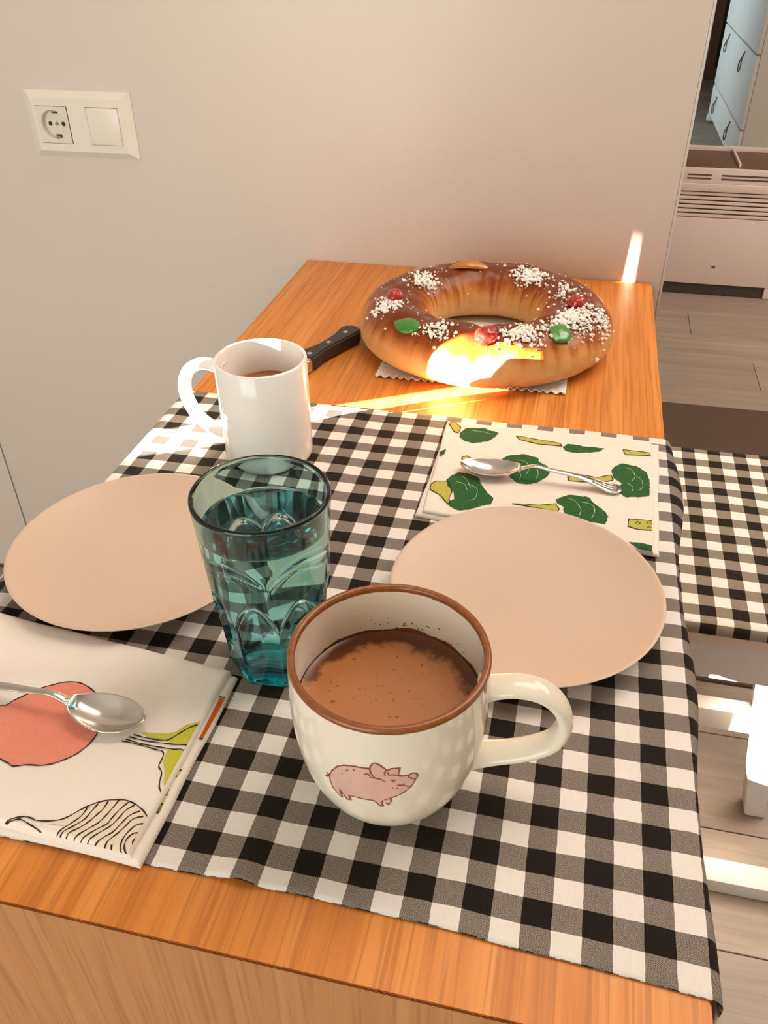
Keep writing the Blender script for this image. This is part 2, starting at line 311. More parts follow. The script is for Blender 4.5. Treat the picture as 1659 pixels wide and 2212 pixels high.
M_CUSH = gingham('gingham_cushion', 0.0200, 0.0200, (0.94, 0.91, 0.83), (0.022, 0.016, 0.009), (0.36, 0.29, 0.20), (0.10, 0.072, 0.045))
M_HEM = NT('cloth_hem', 0.95, (0.05, 0.04, 0.035), 0.1).m

def plain(name, c, rough=0.5, var=0.05, scale=6, spec=0.4, bump=0.0, bscale=200, **kw):
    m = NT(name, rough, c, spec, **kw)
    v = m.coord('Object')
    m.base(m.mix(m.noise(v, scale, 3), tuple(x*(1-var) for x in c), tuple(min(1, x*(1+var)) for x in c)))
    if bump: m.bump(m.noise(v, bscale, 2), bump, 0.0006)
    return m.m
M_WALL = plain('wall_laminate', (0.70, 0.62, 0.55), 0.34, 0.02, 2, 0.45)
M_WALL2 = plain('wall_paint', (0.72, 0.68, 0.63), 0.7, 0.02, 2, 0.3)
M_CEIL = plain('ceiling_paint', (0.82, 0.80, 0.77), 0.8, 0.02, 2, 0.2)
M_PLATE = plain('stoneware_cream', (0.62, 0.455, 0.345), 0.42, 0.02, 12, 0.4)
M_CERAMIC = plain('white_ceramic', (0.80, 0.78, 0.74), 0.12, 0.01, 5, 0.5)
M_PIGMUG = plain('cream_ceramic', (0.76, 0.70, 0.58), 0.045, 0.015, 8, 0.5)
M_RIM = plain('brown_glaze_rim', (0.24, 0.075, 0.018), 0.25, 0.45, 260, 0.5)
M_PIGFILL = plain('pig_pink_print', (0.63, 0.40, 0.33), 0.18, 0.08, 60)
M_PIGLINE = plain('pig_brown_print', (0.27, 0.085, 0.045), 0.25, 0.2, 80)
M_PLASTIC = plain('white_plastic', (0.80, 0.745, 0.65), 0.28, 0.01, 4, 0.5)
M_PLASTIC_IN = plain('recess_plastic', (0.74, 0.69, 0.61), 0.35, 0.01, 4)
M_DARK = plain('dark_hole', (0.02, 0.013, 0.01), 0.6, 0.2, 30)
M_PIN = plain('brass_contact', (0.35, 0.24, 0.18), 0.35, 0.1, 30, metal=0.7)
M_STEEL = NT('polished_steel', 0.17, (0.66, 0.62, 0.585), metal=1.0)
_n = M_STEEL.noise(M_STEEL.coord('Object', (1, 1, 1)), 900, 2); M_STEEL.rough(M_STEEL.ramp(_n, [(0.3, 0.13), (0.7, 0.24)])); M_STEEL = M_STEEL.m
M_BLADE = NT('knife_steel', 0.25, (0.6, 0.58, 0.55), metal=1.0).m
M_HANDLE = plain('black_handle', (0.030, 0.021, 0.018), 0.38, 0.2, 60)
M_LINEN = plain('napkin_cotton', (0.82, 0.745, 0.665), 0.9, 0.03, 40, 0.15, 0.35, 900)
M_LINEN2 = plain('napkin_cotton_white', (0.80, 0.71, 0.63), 0.9, 0.03, 40, 0.15, 0.35, 900)
def ink(name, c, v=0.08): return plain(name, c, 0.9, v, 300, 0.1, 0.2, 900)
M_INK = ink('print_black', (0.03, 0.022, 0.018)); M_PINK = ink('print_pink', (0.78, 0.27, 0.19)); M_LIME = ink('print_lime', (0.52, 0.50, 0.06))
M_TAN = ink('print_cream', (0.76, 0.645, 0.49)); M_ORANGE = ink('print_orange', (0.52, 0.10, 0.015)); M_GREEN = ink('print_green', (0.10, 0.23, 0.03))
M_BROC = ink('print_broccoli', (0.034, 0.112, 0.036), 0.3); M_STEM = ink('print_stem', (0.46, 0.42, 0.085), 0.15); M_PALE = ink('print_pale', (0.42, 0.58, 0.36))
M_WPAINT = plain('white_painted_wood', (0.66, 0.63, 0.60), 0.35, 0.02, 5)
M_HEAT = plain('heater_enamel', (0.78, 0.645, 0.59), 0.4, 0.02, 5)
M_SLOT = plain('heater_slot', (0.12, 0.07, 0.055), 0.6, 0.1, 20)
M_MAT = plain('taupe_mat', (0.115, 0.078, 0.055), 0.95, 0.12, 90, 0.1, 0.3, 400)
M_DRES = plain('dresser_white', (0.74, 0.70, 0.62), 0.4, 0.02, 4)
M_CORD = plain('grey_cord', (0.13, 0.11, 0.09), 0.8, 0.2, 100)
M_DKWOOD = plain('dark_brown_door', (0.035, 0.018, 0.008), 0.5, 0.3, 8)
M_BRWOOD = plain('brown_jamb', (0.17, 0.085, 0.05), 0.5, 0.15, 8)
M_PLINTH = plain('dark_plinth', (0.06, 0.045, 0.035), 0.6, 0.2, 20)
M_PAPER = plain('white_paper', (0.84, 0.80, 0.75), 0.8, 0.02, 20, 0.15)
M_SEATEDGE = plain('bare_wood_edge', (0.66, 0.55, 0.44), 0.5, 0.06, 20)

# chocolate with foam
def choco(name, foam, dark, scale):
    m = NT(name, 0.16, spec=0.5)
    v = m.coord('Object')
    n1 = m.noise(v, scale, 5, 0.6, 0.3)
    tc = m.n('ShaderNodeAttribute', attribute_name='edge')
    f = m.math('ADD', m.math('MULTIPLY', m.math('SUBTRACT', n1, 0.5), 0.85), tc.outputs['Fac'])
    col = m.ramp(f, [(0.40, foam), (0.47, tuple(0.55*a+0.45*b for a, b in zip(foam, dark))), (0.55, dark)])
    n2 = m.noise(v, scale*4.5, 2)
    col = m.mix(m.ramp(n2, [(0.66, 0.0), (0.70, 0.75)]), col, dark)
    m.base(col); m.bump(m.noise(v, 500, 2), 0.08, 0.0005)
    m.b.inputs['Roughness'].default_value = 0.22
    return m.m
M_CHOC = choco('hot_chocolate', (0.40, 0.155, 0.055), (0.125, 0.032, 0.008), 55)
M_STAIN = plain('dried_chocolate', (0.20, 0.06, 0.016), 0.4, 0.4, 300)
M_CHOC2 = choco('hot_chocolate_pale', (0.46, 0.20, 0.09), (0.35, 0.13, 0.05), 55)

# glass and water
def glass(name, c, ior, rough=0.0):
    m = NT(name, rough, c, 0.5); m.b.inputs['Transmission Weight'].default_value = 1.0; m.b.inputs['IOR'].default_value = ior
    return m.m
M_GLASS = glass('teal_glass', (0.86, 0.98, 0.98), 1.48)
va = M_GLASS.node_tree.nodes.new('ShaderNodeVolumeAbsorption'); va.inputs['Color'].default_value = (0.20, 0.74, 0.78, 1); va.inputs['Density'].default_value = 150.0
M_GLASS.node_tree.links.new(va.outputs[0], M_GLASS.node_tree.nodes['Material Output'].inputs['Volume'])
M_WATER = glass('water', (0.93, 0.985, 0.985), 1.333)

# bread
m = NT('bread_crust', 0.35, spec=0.3)
g = m.n('ShaderNodeAttribute', attribute_name='glaze').outputs['Fac']
v = m.coord('Object')
nn_ = m.math('MULTIPLY', m.math('SUBTRACT', m.noise(v, 75, 4, 0.6), 0.5), 0.30)
gg = m.math('ADD', g, nn_)
col = m.ramp(gg, [(0.0, (0.68, 0.40, 0.16)), (0.25, (0.64, 0.31, 0.095)), (0.42, (0.50, 0.175, 0.036)), (0.58, (0.31, 0.075, 0.010)), (0.8, (0.20, 0.040, 0.005)), (1.0, (0.155, 0.029, 0.004))])
m.base(col); m.rough(m.ramp(gg, [(0.2, 0.55), (0.6, 0.26)]))
m.bump(m.math('ADD', m.noise(v, 160, 3), m.math('MULTIPLY', m.noise(v, 40, 2), 2.0)), 0.22, 0.0012)
m.b.inputs['Subsurface Weight'].default_value = 0.0
M_BREAD = m.m
M_SUGAR = plain('pearl_sugar', (0.93, 0.88, 0.82), 0.55, 0.05, 300)
def candy(name, c, rough=0.12):
    m = NT(name, rough, c, 0.6); v = m.coord('Object')
    m.base(m.mix(m.noise(v, 220, 2), tuple(x*0.6 for x in c), c)); m.bump(m.noise(v, 260, 2), 0.5, 0.001)
    m.b.inputs['Coat Weight'].default_value = 0.5; m.b.inputs['Coat Roughness'].default_value = 0.05
    return m.m
M_CHERRY = candy('candied_cherry', (0.50, 0.012, 0.008)); M_MELON = candy('candied_green_fruit', (0.055, 0.27, 0.030), 0.25); M_PEEL = candy('candied_orange_peel', (0.62, 0.20, 0.012), 0.3)

# floor planks
def plankmat():
    m = NT('grey_oak_plank', 0.45, spec=0.35)
    oi = m.n('ShaderNodeObjectInfo')
    a = m.noise(m.coord('Object', (2.0, 26, 26)), 1.0, 5, 0.6, 0.5)
    off = m.n('ShaderNodeTexCoord')
    b = m.noise(m.coord('Object', (10, 220, 220)), 1.0, 2)
    col = m.ramp(a, [(0.3, (0.27, 0.205, 0.155)), (0.5, (0.35, 0.275, 0.21)), (0.7, (0.42, 0.335, 0.26))])
    col = m.mix(m.math('MULTIPLY', oi.outputs['Random'], 0.55), col, (0.30, 0.235, 0.20))
    col = m.mix(m.ramp(b, [(0.35, 0.25), (0.5, 0.0)]), col, (0.2, 0.15, 0.11))
    m.base(col); m.bump(a, 0.05, 0.001)
    return m.m
M_PLANK = plankmat()
m = NT('floor_base', 0.5, spec=0.3)
br = m.n('ShaderNodeTexBrick'); br.offset = 0.37
m.link(m.coord('Object'), br.inputs['Vector'])
br.inputs['Color1'].default_value = (0.36, 0.28, 0.21, 1); br.inputs['Color2'].default_value = (0.26, 0.20, 0.155, 1); br.inputs['Mortar'].default_value = (0.10, 0.075, 0.06, 1)
br.inputs['Scale'].default_value = 1.0; br.inputs['Brick Width'].default_value = 1.2; br.inputs['Row Height'].default_value = 0.19; br.inputs['Mortar Size'].default_value = 0.002
m.base(br.outputs['Color']); M_FLOOR = m.m

# ------------------------------------------------------------------ the setting
XL, XR, YR, YF, ZC = -1.75, 2.8, -3.0, 6.95, TZ + 1.78
S = lambda o, label: tag(o, label, kind='structure')
floor = S(box('floor', (XL-0.1, YR-0.1, -0.06), (XR+0.1, YF+0.1, -0.008), M_FLOOR), 'grey-brown wood plank floor beside the table')
ROW, PL = 0.19, 1.22
pm = {}
def plank_mesh(l):
    k = round(l, 3)
    if k not in pm:
        bm = bmesh.new(); bm_box(bm, (0, 0.0008, -0.008), (l-0.0012, ROW-0.0008, 0.0), 0.0009, 1)
        me = bpy.data.meshes.new('plank'); bm.to_mesh(me); bm.free(); me.materials.append(M_PLANK); pm[k] = me
    return pm[k]
rows = int((2.9 + 1.1) / ROW)
for r in range(rows):
    y = -1.1 + r * ROW
    x = -0.95 + ((r * 0.43) % 1.0) * PL - PL
    while x < 1.9:
        x0, x1 = max(x, -0.95), min(x + PL, 1.9)
        if x1 - x0 > 0.08:
            o = bpy.data.objects.new('plank', plank_mesh(x1-x0)); COL.objects.link(o); o.parent = floor; o.location = (x0, y, 0)
        x += PL
# back partition the table stands against: two laminate panels with an open joint
XW = 0.0118
S(box('wall_back', (-1.1490, 0.0, 0.0), (XW, 0.10, ZC), M_WALL, None, 0.0008, 2), 'smooth pale laminate wall the table stands against')
S(box('edge_highlight_strip', (XW+0.0002, 0.0, 0.0), (XW+0.0036, 0.022, ZC), M_WPAINT, None, 0.0008, 2), 'thin white strip in place of the highlight on the right edge of the wall')  # white strip stands in for the bright highlight on the wall edge
S(box('wall_backleft', (XL, 0.0005, 0.0), (-1.1525, 0.10, ZC), M_WALL, None, 0.0015, 2), 'pale wall panel left of the thin vertical joint')
S(box('wall_rear', (XL-0.1, YR-0.08, 0), (XR+0.1, YR, ZC), M_WALL2), 'plain wall behind the camera')
S(box('wall_right', (XR, YR, 0), (XR+0.08, YF, ZC), M_WALL2), 'plain wall at the far right of the room')
S(box('wall_far', (XL-1, YF, 0), (XR+0.1, YF+0.08, ZC), M_WALL2), 'plain wall at the end of the next room')
S(box('wall_farleft', (XL-0.08, 0.10, 0), (XL, YF, ZC), M_WALL2), 'plain left wall of the next room')
S(box('ceiling', (XL-0.1, YR-0.1, ZC), (XR+0.1, YF+0.1, ZC+0.08), M_CEIL), 'plain white ceiling')
# left wall window; unseen panels added to cut the low sun into bands
bm = bmesh.new()
Y0, Y1, Z0, Z1 = -1.95, -0.35, 0.30, TZ + 1.25
for lo, hi in (((XL-0.10, YR, 0), (XL, Y0, ZC)), ((XL-0.10, Y1, 0), (XL, 0.10, ZC)), ((XL-0.10, Y0, 0), (XL, Y1, Z0)), ((XL-0.10, Y0, Z1), (XL, Y1, ZC))): bm_box(bm, lo, hi)
S(frombm('wall_left', bm, M_WALL2), 'left wall with a window opening')
def gap(s): return (s + XL * sin(SUN_AZ)) / cos(SUN_AZ)
win = S(bpy.data.objects.new('window_1', None), 'unseen window with added panels that shape the low sun'); COL.objects.link(win); win.location = (0, 0, 0)
gA, gB = gap(-0.2560), gap(-0.2105); gC, gD = gap(0.0145), gap(0.0212); gE, gF = gap(-0.412), gap(-0.366)
def sun_mask(y0, y1, z0=Z0-0.02, z1=Z1+0.02): box('sun_mask_panel', (XL, y0, z0), (XL+0.003, y1, z1), M_WPAINT, win)  # unseen panel added only to block the sun between the gaps
sun_mask(Y0-0.02, gE); sun_mask(gF, gA); sun_mask(gE, gF, Z0-0.02, TZ-0.12); sun_mask(gE, gF, TZ+0.085, Z1+0.02)
sun_mask(gA, gB, Z0-0.02, TZ+0.315); sun_mask(gA, gB, TZ+0.461, Z1+0.02); sun_mask(gB, gC); sun_mask(gD, Y1+0.02); sun_mask(gC, gD, TZ+0.545, Z1+0.02); sun_mask(gC, gD, Z0-0.02, TZ+0.33)
V = [(XL + dx, y, z) for dx in (0.0, 0.003) for y, z in ((gC+0.0012, TZ+0.33), (gD, TZ+0.33), (gD, TZ+0.545), (gC+0.0004, TZ+0.545), (gC+0.0046, TZ+0.425), (gC+0.0012, TZ+0.405))]
mk('sun_mask_edge', V, [(0, 1, 2, 3, 4, 5), (11, 10, 9, 8, 7, 6)] + [(i, (i+1) % 6, 6+(i+1) % 6, 6+i) for i in range(6)], M_WPAINT, win)  # added tapered piece that gives the wall streak its pointed top

# ------------------------------------------------------------------ table
TW, TL = 0.5016, 0.9986
def prism(name, poly, x0, x1, mat, parent, bev=0.0012):
    # poly in (y, z), extruded along x
    bm = bmesh.new()
    a = [bm.verts.new((x0, y, z)) for y, z in poly]; b = [bm.verts.new((x1, y, z)) for y, z in poly]
    n = len(poly)
    bm.faces.new(a); bm.faces.new(b[::-1])
    for i in range(n): bm.faces.new((a[(i+1) % n], a[i], b[i], b[(i+1) % n]))
    bmesh.ops.recalc_face_normals(bm, faces=bm.faces)
    if bev: bmesh.ops.bevel(bm, geom=list(bm.edges), offset=bev, segments=2, affect='EDGES')
    return frombm(name, bm, mat, parent, True, 30)
tb = thing('table', 'narrow oak veneer table with an end panel, standing against the pale wall', 'table', (-TW/2, -TL/2, 0))
yo = TL/2
prism('tabletop', [(yo-0.0005, TZ), (yo-TL, TZ), (yo-TL+0.028, TZ-0.028), (yo-0.0005, TZ-0.028)], -TW/2, TW/2, M_OAK, tb)
prism('end_panel', [(yo-TL+0.0004, TZ-0.0014), (yo-TL+0.0004, 0.001), (yo-TL+0.028, 0.001), (yo-TL+0.028, TZ-0.029)], -TW/2, TW/2, M_OAKV, tb, 0.0006)
prism('end_panel', [(yo-0.03, TZ-0.029), (yo-0.03, 0.001), (yo-0.002, 0.001), (yo-0.002, TZ-0.029)], -TW/2, TW/2, M_OAKV, tb, 0.0006)

# ------------------------------------------------------------------ tablecloth
CT = 0.0010
def gs(x, c, s): return exp(-((x-c)/s)**2)
def cloth_z(x, y):
    z = 0.0006 + 0.00035*(noise.noise(Vector((x*14, y*9, 1.3))) + 0.6*noise.noise(Vector((x*40, y*30, 4.1))))
    z += 0.0045 * gs(x, -0.243 + 0.10*(y+0.9635), 0.011) * exp((-0.9635 - y)/0.03) if y < -0.85 else 0
    return max(0.0002, z)
CY0, CY1 = -0.9640, -0.4350
nu_flat = 150
def cloth_pt(a, b):
    y = b + 0.0012*noise.noise(Vector((a*25, 7.7, b*3))) + (0.0030*gs(a, -0.2, 0.14) if b < -0.96 else 0) - 0.004*max(0, a*8+1)*(b < -0.9) * ((-0.9-b)/0.064)
    xr, xl = -0.0015, -TW + 0.001
    if xl <= a <= xr: return (a, y, cloth_z(a, y))
    right = a > xr
    s = a - xr if right else xl - a
    if right: R = 0.0045 + 0.011*gs(y, -0.50, 0.07) + 0.003*gs(y, -0.75, 0.08) + 0.0025*sin(y*31)
    else: R = 0.007 + 0.036*gs(y, -0.76, 0.085) + 0.003*gs(y, -0.47, 0.06)
    R = max(0.003, R)
    z0 = cloth_z(xr if right else xl, y)
    q = R * pi / 2
    if s < q: th = s / R; dx, z = R * sin(th), z0 - R * (1 - cos(th))
    else: dx, z = R + 0.003*sin(y*40)*(s-q)/0.05, z0 - R - (s - q)
    return ((xr + dx) if right else (xl - dx), y, z)
us = [-TW - 0.085 + 0.085*i/34 for i in range(34)] + [-TW + 0.001 + (TW-0.0025)*i/nu_flat for i in range(nu_flat)] + [-0.0015 + 0.085*i/34 for i in range(35)]
nv = 150
vs = [CY0 + (CY1-CY0)*j/nv for j in range(nv+1)]
V, UV, F = [], [], []
for b in vs:
    for a in us: V.append(cloth_pt(a, b)); UV.append((a, b - CY0))
nu = len(us)
for j in range(nv):
    for i in range(nu-1): F.append((j*nu+i, j*nu+i+1, (j+1)*nu+i+1, (j+1)*nu+i))
cl = mk('tablecloth', V, F, M_CLOTH, None, True, UV)
cl.location = (0, 0, TZ)
md = cl.modifiers.new('thickness', 'SOLIDIFY'); md.thickness = CT; md.offset = 1.0
tag(cl, 'black and white gingham cloth draped across the wooden table', 'tablecloth')
T = TZ + 0.0021        # level at which things on the cloth stand

# ------------------------------------------------------------------ plates
def plate(loc, label):
    t = thing('plate', label, 'plate', loc, 0, 'cream coupe plates')
    R, H = 0.0997, 0.021
    prof = [(0, 0.003), (0.03, 0.003), (0.046, 0.003), (0.050, 0.0), (0.054, 0.0), (0.057, 0.0035), (0.070, 0.0075), (0.085, 0.0135), (0.0955, 0.0185), (R-0.0006, H-0.0018), (R, H-0.0006), (R-0.0006, H), (R-0.0022, H-0.0002),
            ] + [(r, 0.0056 + 0.0152*(r/0.0975)**3.2) for r in (0.0962, 0.094, 0.090, 0.085, 0.079, 0.072, 0.064, 0.055, 0.045, 0.034, 0.022, 0.01)] + [(0, 0.0056)]
    V, F = lathe(prof, 160)
    mk('plate_body', V, F, M_PLATE, t, True, None, 60)
    return t
plate((-0.1138, -0.7085, T), 'cream stoneware plate beside the pig mug, below the broccoli napkin')
plate((-0.4165, -0.7215, T), 'cream stoneware plate left of the teal glass, above the vegetable napkin')

# ------------------------------------------------------------------ mugs
def liquid(name, r, z, mat, loc, label, cat='drink'):
    V, F = [], []
    n, k = 96, 24
    V.append((0, 0, z)); E = [0.0]
    for i in range(1, k+1):
        for q in range(n):
            rr = r*i/k
            V.append((rr*cos(2*pi*q/n), rr*sin(2*pi*q/n), z + (0.0012*max(0, (i/k-0.93)/0.07)**2)))
            E.append(0.0 if i/k < 0.5 else (i/k-0.5)/0.5)
    for q in range(n): F.append((0, 1+q, 1+(q+1) % n))
    for i in range(k-1):
        for q in range(n):
            a = 1+i*n; b = a+n; q2 = (q+1) % n
            F.append((a+q, b+q, b+q2, a+q2))
    b = len(V); V.append((0, 0, z-0.02)); E.append(0)
    o0 = 1+(k-1)*n
    lo = len(V)
    for q in range(n): V.append((V[o0+q][0]*0.97, V[o0+q][1]*0.97, z-0.018)); E.append(1)
    for q in range(n):
        q2 = (q+1) % n
        F.append((o0+q, lo+q, lo+q2, o0+q2)); F.append((lo+q, b, lo+q2))
    o = mk(name, V, F, mat, None, True, None, 50); o.location = loc
    at = o.data.attributes.new('edge', 'FLOAT', 'POINT')
    for i, e in enumerate(E):
        x, y = V[i][0], V[i][1]
        at.data[i].value = 0.18 + 0.70 * e**1.15 * (0.12 + 0.95*max(0, y/r*0.85+0.12-0.20*x/r) + 0.9*max(0, x/r-0.45))
    return tag(o, label, cat)
# pig mug
PM = (-0.178, -0.876, T)
PPROF = [(0.0335, 0), (0.0365, 0.002), (0.0430, 0.012), (0.0488, 0.026), (0.0525, 0.042), (0.0545, 0.06), (0.0550, 0.078), (0.0545, 0.095), (0.0541, 0.105)]
pm_t = thing('mug', 'large cream mug with a pink pig drawing and a brown rim', 'mug', PM)
po = smoothpath(PPROF, 6)
outer = [(r, z) for r, z in po if z < 0.1028]
inner = [(r-0.0036, z) for r, z in po if 0.008 < z < 0.1028][::-1]
V, F = lathe([(0, 0.0022), (0.030, 0.0022), (0.0315, 0.0)] + outer + inner + [(0.030, 0.0065), (0.015, 0.006), (0, 0.006)], 128)
mk('mug_body', V, F, M_PIGMUG, pm_t, True, None, 60)
r1, r0 = outer[-1][0], inner[0][0]; zb = outer[-1][1]
V, F = lathe([(r1+0.0001, zb-0.0004), (r1+0.0002, zb+0.0006), (r1-0.0002, zb+0.0019), (r1-0.0010, zb+0.0026), (r0+0.0009, zb+0.0026), (r0, zb+0.0019), (r0-0.0003, zb+0.0006), (r0-0.0002, zb-0.0010)], 128)
for i, v in enumerate(V):
    if v[2] < zb: V[i] = (v[0], v[1], v[2] - 0.0006*abs(noise.noise(Vector((v[0]*160, v[1]*160, 3)))))
mk('rim', V, F, M_RIM, pm_t, True)
hp = smoothpath([(0.0500, 0.0815), (0.058, 0.0845), (0.070, 0.0870), (0.083, 0.0840), (0.0930, 0.0740), (0.0965, 0.0600), (0.0915, 0.0460), (0.079, 0.0370), (0.063, 0.0310), (0.0475, 0.0270)], 6)
V, F = loop_tube(hp, 0.0046, 0.0085, radians(5), 24, 0.35)
mk('handle', V, F, M_PIGMUG, pm_t, True, None, 60)
PZ = [a[1] for a in po]; PR = [a[0] for a in po]
def prad(z):
    for i in range(len(PZ)-1):
        if PZ[i] <= z <= PZ[i+1]: return PR[i] + (PR[i+1]-PR[i])*(z-PZ[i])/max(1e-9, PZ[i+1]-PZ[i])
    return PR[-1]
def pig3(off):
    def f(s, z):
        a = s / 0.055; r = prad(z) + off
        return (r*cos(a), r*sin(a), z)
    return f
pg = lambda L: [(a*1e-4*0.055, z*1e-5) for a, z in L]
pigp = decal('pig_print', [fill2d(pg(PIG_BODY), 0.0018)], pig3(0.00022), M_PIGFILL, pm_t)
decal('pig_outline', [ribbon2d(densify(pg(L), 0.0008, False), 0.00088) for L in PIG_LINE], pig3(0.00036), M_PIGLINE, pigp)
# dried chocolate drip below the rim on the handle side
dv = []
for cx_, w_, l_ in ((-0.22, 0.0022, 0.0065),):
    dv.append(fill2d([((cx_*0.055)-w_, 0.1030), ((cx_*0.055)+w_, 0.1030), ((cx_*0.055)+w_*0.7, 0.1030-l_*0.8), (cx_*0.055, 0.1030-l_), ((cx_*0.055)-w_*0.5, 0.1030-l_*0.6)], 0.001))
decal('drip', dv, pig3(0.0003), M_RIM, pm_t)
liquid('hot_chocolate', 0.0506, 0.0690, M_CHOC, PM, 'hot chocolate with pale foam inside the pig mug')
# splash marks on the inner wall, just above the drink
def pin3(s, z):
    a = s/0.055; r = prad(z) - 0.0036 - 0.00025
    return (r*cos(a), r*sin(a), z)
sp = []
rnd = random.Random(3)
top = []; N = 120
for i in range(N+1):
    a = -0.35 + (pi+0.7)*i/N
    h = 0.0012 + 0.0032*max(0, noise.noise(Vector((a*3.0, 2.2, 0)))+0.35)*max(0, sin(a))**0.6 + 0.0014*max(0, noise.noise(Vector((a*15, 5, 0))))
    top.append((a*0.055, 0.0692 + h))
sp.append(([(t[0], 0.0685) for t in top] + top, [(i, i+1, N+2+i, N+1+i) for i in range(N)]))
for i in range(60):
    a = rnd.uniform(0.15, 2.2); z = 0.0705 + abs(rnd.gauss(0.003, 0.0035)); r = rnd.uniform(0.00015, 0.0007)
    if z > 0.083: continue
    sp.append(([(a*0.055 + r*cos(t*pi/3), z + r*sin(t*pi/3)) for t in range(6)], [tuple(range(6))]))
decal('chocolate_stain', sp, pin3, M_STAIN, pm_t)
for (bx, by, r) in ((-0.030, -0.030, 0.0011), (-0.0285, -0.0315, 0.0008), (0.0235, 0.0035, 0.0011), (0.0250, 0.0010, 0.0008), (0.033, 0.0, 0.0009)): pass
# white mug
WM = (-0.3715, -0.541, T)
wm = thing('mug', 'tall plain white mug standing in the sun behind the teal glass', 'mug', WM)
WR, WH = 0.0418, 0.1005
prof = [(0, 0.002), (0.033, 0.002), (0.0345, 0.0), (0.0385, 0.0004), (0.0408, 0.0028), (0.0414, 0.006), (WR, 0.05), (WR, WH-0.0015), (WR-0.0006, WH-0.0003), (WR-0.0018, WH), (WR-0.0030, WH-0.0004), (WR-0.0035, WH-0.002), (WR-0.0037, 0.05), (WR-0.0039, 0.010), (0.034, 0.0058), (0, 0.0055)]
V, F = lathe(prof, 128); mk('mug_body', V, F, M_CERAMIC, wm, True, None, 50)
hp = smoothpath([(0.0395, 0.0820), (0.050, 0.0850), (0.064, 0.0840), (0.0775, 0.0750), (0.0840, 0.0600), (0.0825, 0.0430), (0.0740, 0.0275), (0.061, 0.0180), (0.049, 0.0150), (0.0395, 0.0170)], 6)
V, F = loop_tube(hp, 0.0056, 0.0074, radians(173), 24, 0.25); mk('handle', V, F, M_CERAMIC, wm, True, None, 60)
liquid('hot_chocolate', 0.0380, 0.0675, M_CHOC2, WM, 'hot chocolate inside the plain white mug')

# ------------------------------------------------------------------ teal glass with water
GL = (-0.2758, -0.7960, T)
GH, GE = 0.1395, radians(-64)
def gcirc(z): return 0.0337 + (0.0432-0.0337)*z/GH
def sst(x): x = max(0.0, min(1.0, x)); return x*x*(3-2*x)
def gfacet(th, z, peak, cut):
    k = ((th - GE) % (pi/4)) - pi/8
    c = gcirc(z)
    d = 0.0296 + (0.0362-0.0296)*z/0.080
    f = min(c - 0.0004, d/cos(k) - cut*(1 - (k/(pi/8))**2))
    za = peak - 0.022*(abs(k)/(pi/8))**1.8
    h = sst((za - z)/0.0065 + 0.3)
    return c*(1-h) + f*h
def gout(th, z): return gfacet(th, z, 0.078, 0.0002)
def gin(th, z): return gfacet(th, z, 0.074, 0.0006) - 0.0031 - 0.0012*max(0, (0.04-z)/0.04)
n = 256
V, F, rings = [], [], []
def gring(fn, z):
    b = len(V); rings.append(list(range(b, b+n)))
    for q in range(n):
        th = 2*pi*q/n; r = fn(th); V.append((r*cos(th), r*sin(th), z))
def ringfaces(rings, F):
    for a, b in zip(rings[:-1], rings[1:]):
        for q in range(n):
            q2 = (q+1) % n
            if len(a) == 1: F.append((a[0], b[q2], b[q]))
            elif len(b) == 1: F.append((a[q], a[q2], b[0]))
            else: F.append((a[q], a[q2], b[q2], b[q]))
V.append((0, 0, 0.0022)); rings.append([0])
gring(lambda t: 0.020, 0.0022); gring(lambda t: 0.0245, 0.0008); gring(lambda t: gout(t, 0.0)-0.0018, 0.0); gring(lambda t: gout(t, 0.0)-0.0005, 0.0004); gring(lambda t: gout(t, 0.0012), 0.0014)
zz = 0.004
while zz < GH-0.0035: gring(lambda t: gout(t, zz), zz); zz += 0.0014 if 0.045 < zz < 0.09 else 0.003
for dz, dr in ((0.0022, 0.0), (0.0010, -0.00025), (0.0002, -0.0009), (0.0, -0.0016), (0.0002, -0.0023), (0.0010, -0.0029), (0.0022, -0.0031)): gring(lambda t: gcirc(GH-dz)+dr, GH-dz)
zz = GH-0.005
while zz > 0.021: gring(lambda t: gin(t, zz), zz); zz -= 0.0014 if 0.045 < zz < 0.09 else 0.003
ZB = 0.0150
bots = [(lambda t: gin(t, 0.019)-0.0003, 0.0185), (lambda t: gin(t, 0.018)-0.0016, 0.0165), (lambda t: gin(t, 0.018)-0.0045, 0.0153), (lambda t: 0.012, ZB)]
for fn, z in bots: gring(fn, z)
V.append((0, 0, ZB)); rings.append([len(V)-1])
ringfaces(rings, F)
gl = mk('drinking_glass', V, F, M_GLASS, None, True, None, 50); gl.location = GL
tag(gl, 'teal faceted drinking glass of water beside the pig mug', 'glass')
ZW = 0.1165
V, F, rings = [(0, 0, ZB-0.0002)], [], [[0]]
gring(lambda t: 0.012, ZB-0.0002)
for fn, z in bots[-2::-1]: gring(lambda t: fn(t)+0.00015, z-0.0002)
zz = 0.022
while zz < ZW-0.002: gring(lambda t: gin(t, zz)+0.00015, zz); zz += 0.0014 if 0.045 < zz < 0.09 else 0.003
g0 = gcirc(ZW) - 0.0031
for r, z in ((g0+0.00015, ZW+0.0006), (g0-0.0006, ZW+0.0001), (g0-0.0022, ZW-0.0002), (g0-0.006, ZW-0.0003)): gring(lambda t: r, z)
V.append((0, 0, ZW-0.0003)); rings.append([len(V)-1]); ringfaces(rings, F)
wt = mk('water', V, F, M_WATER, None, True, None, 60); wt.location = GL
tag(wt, 'clear water filling most of the teal glass', 'water')

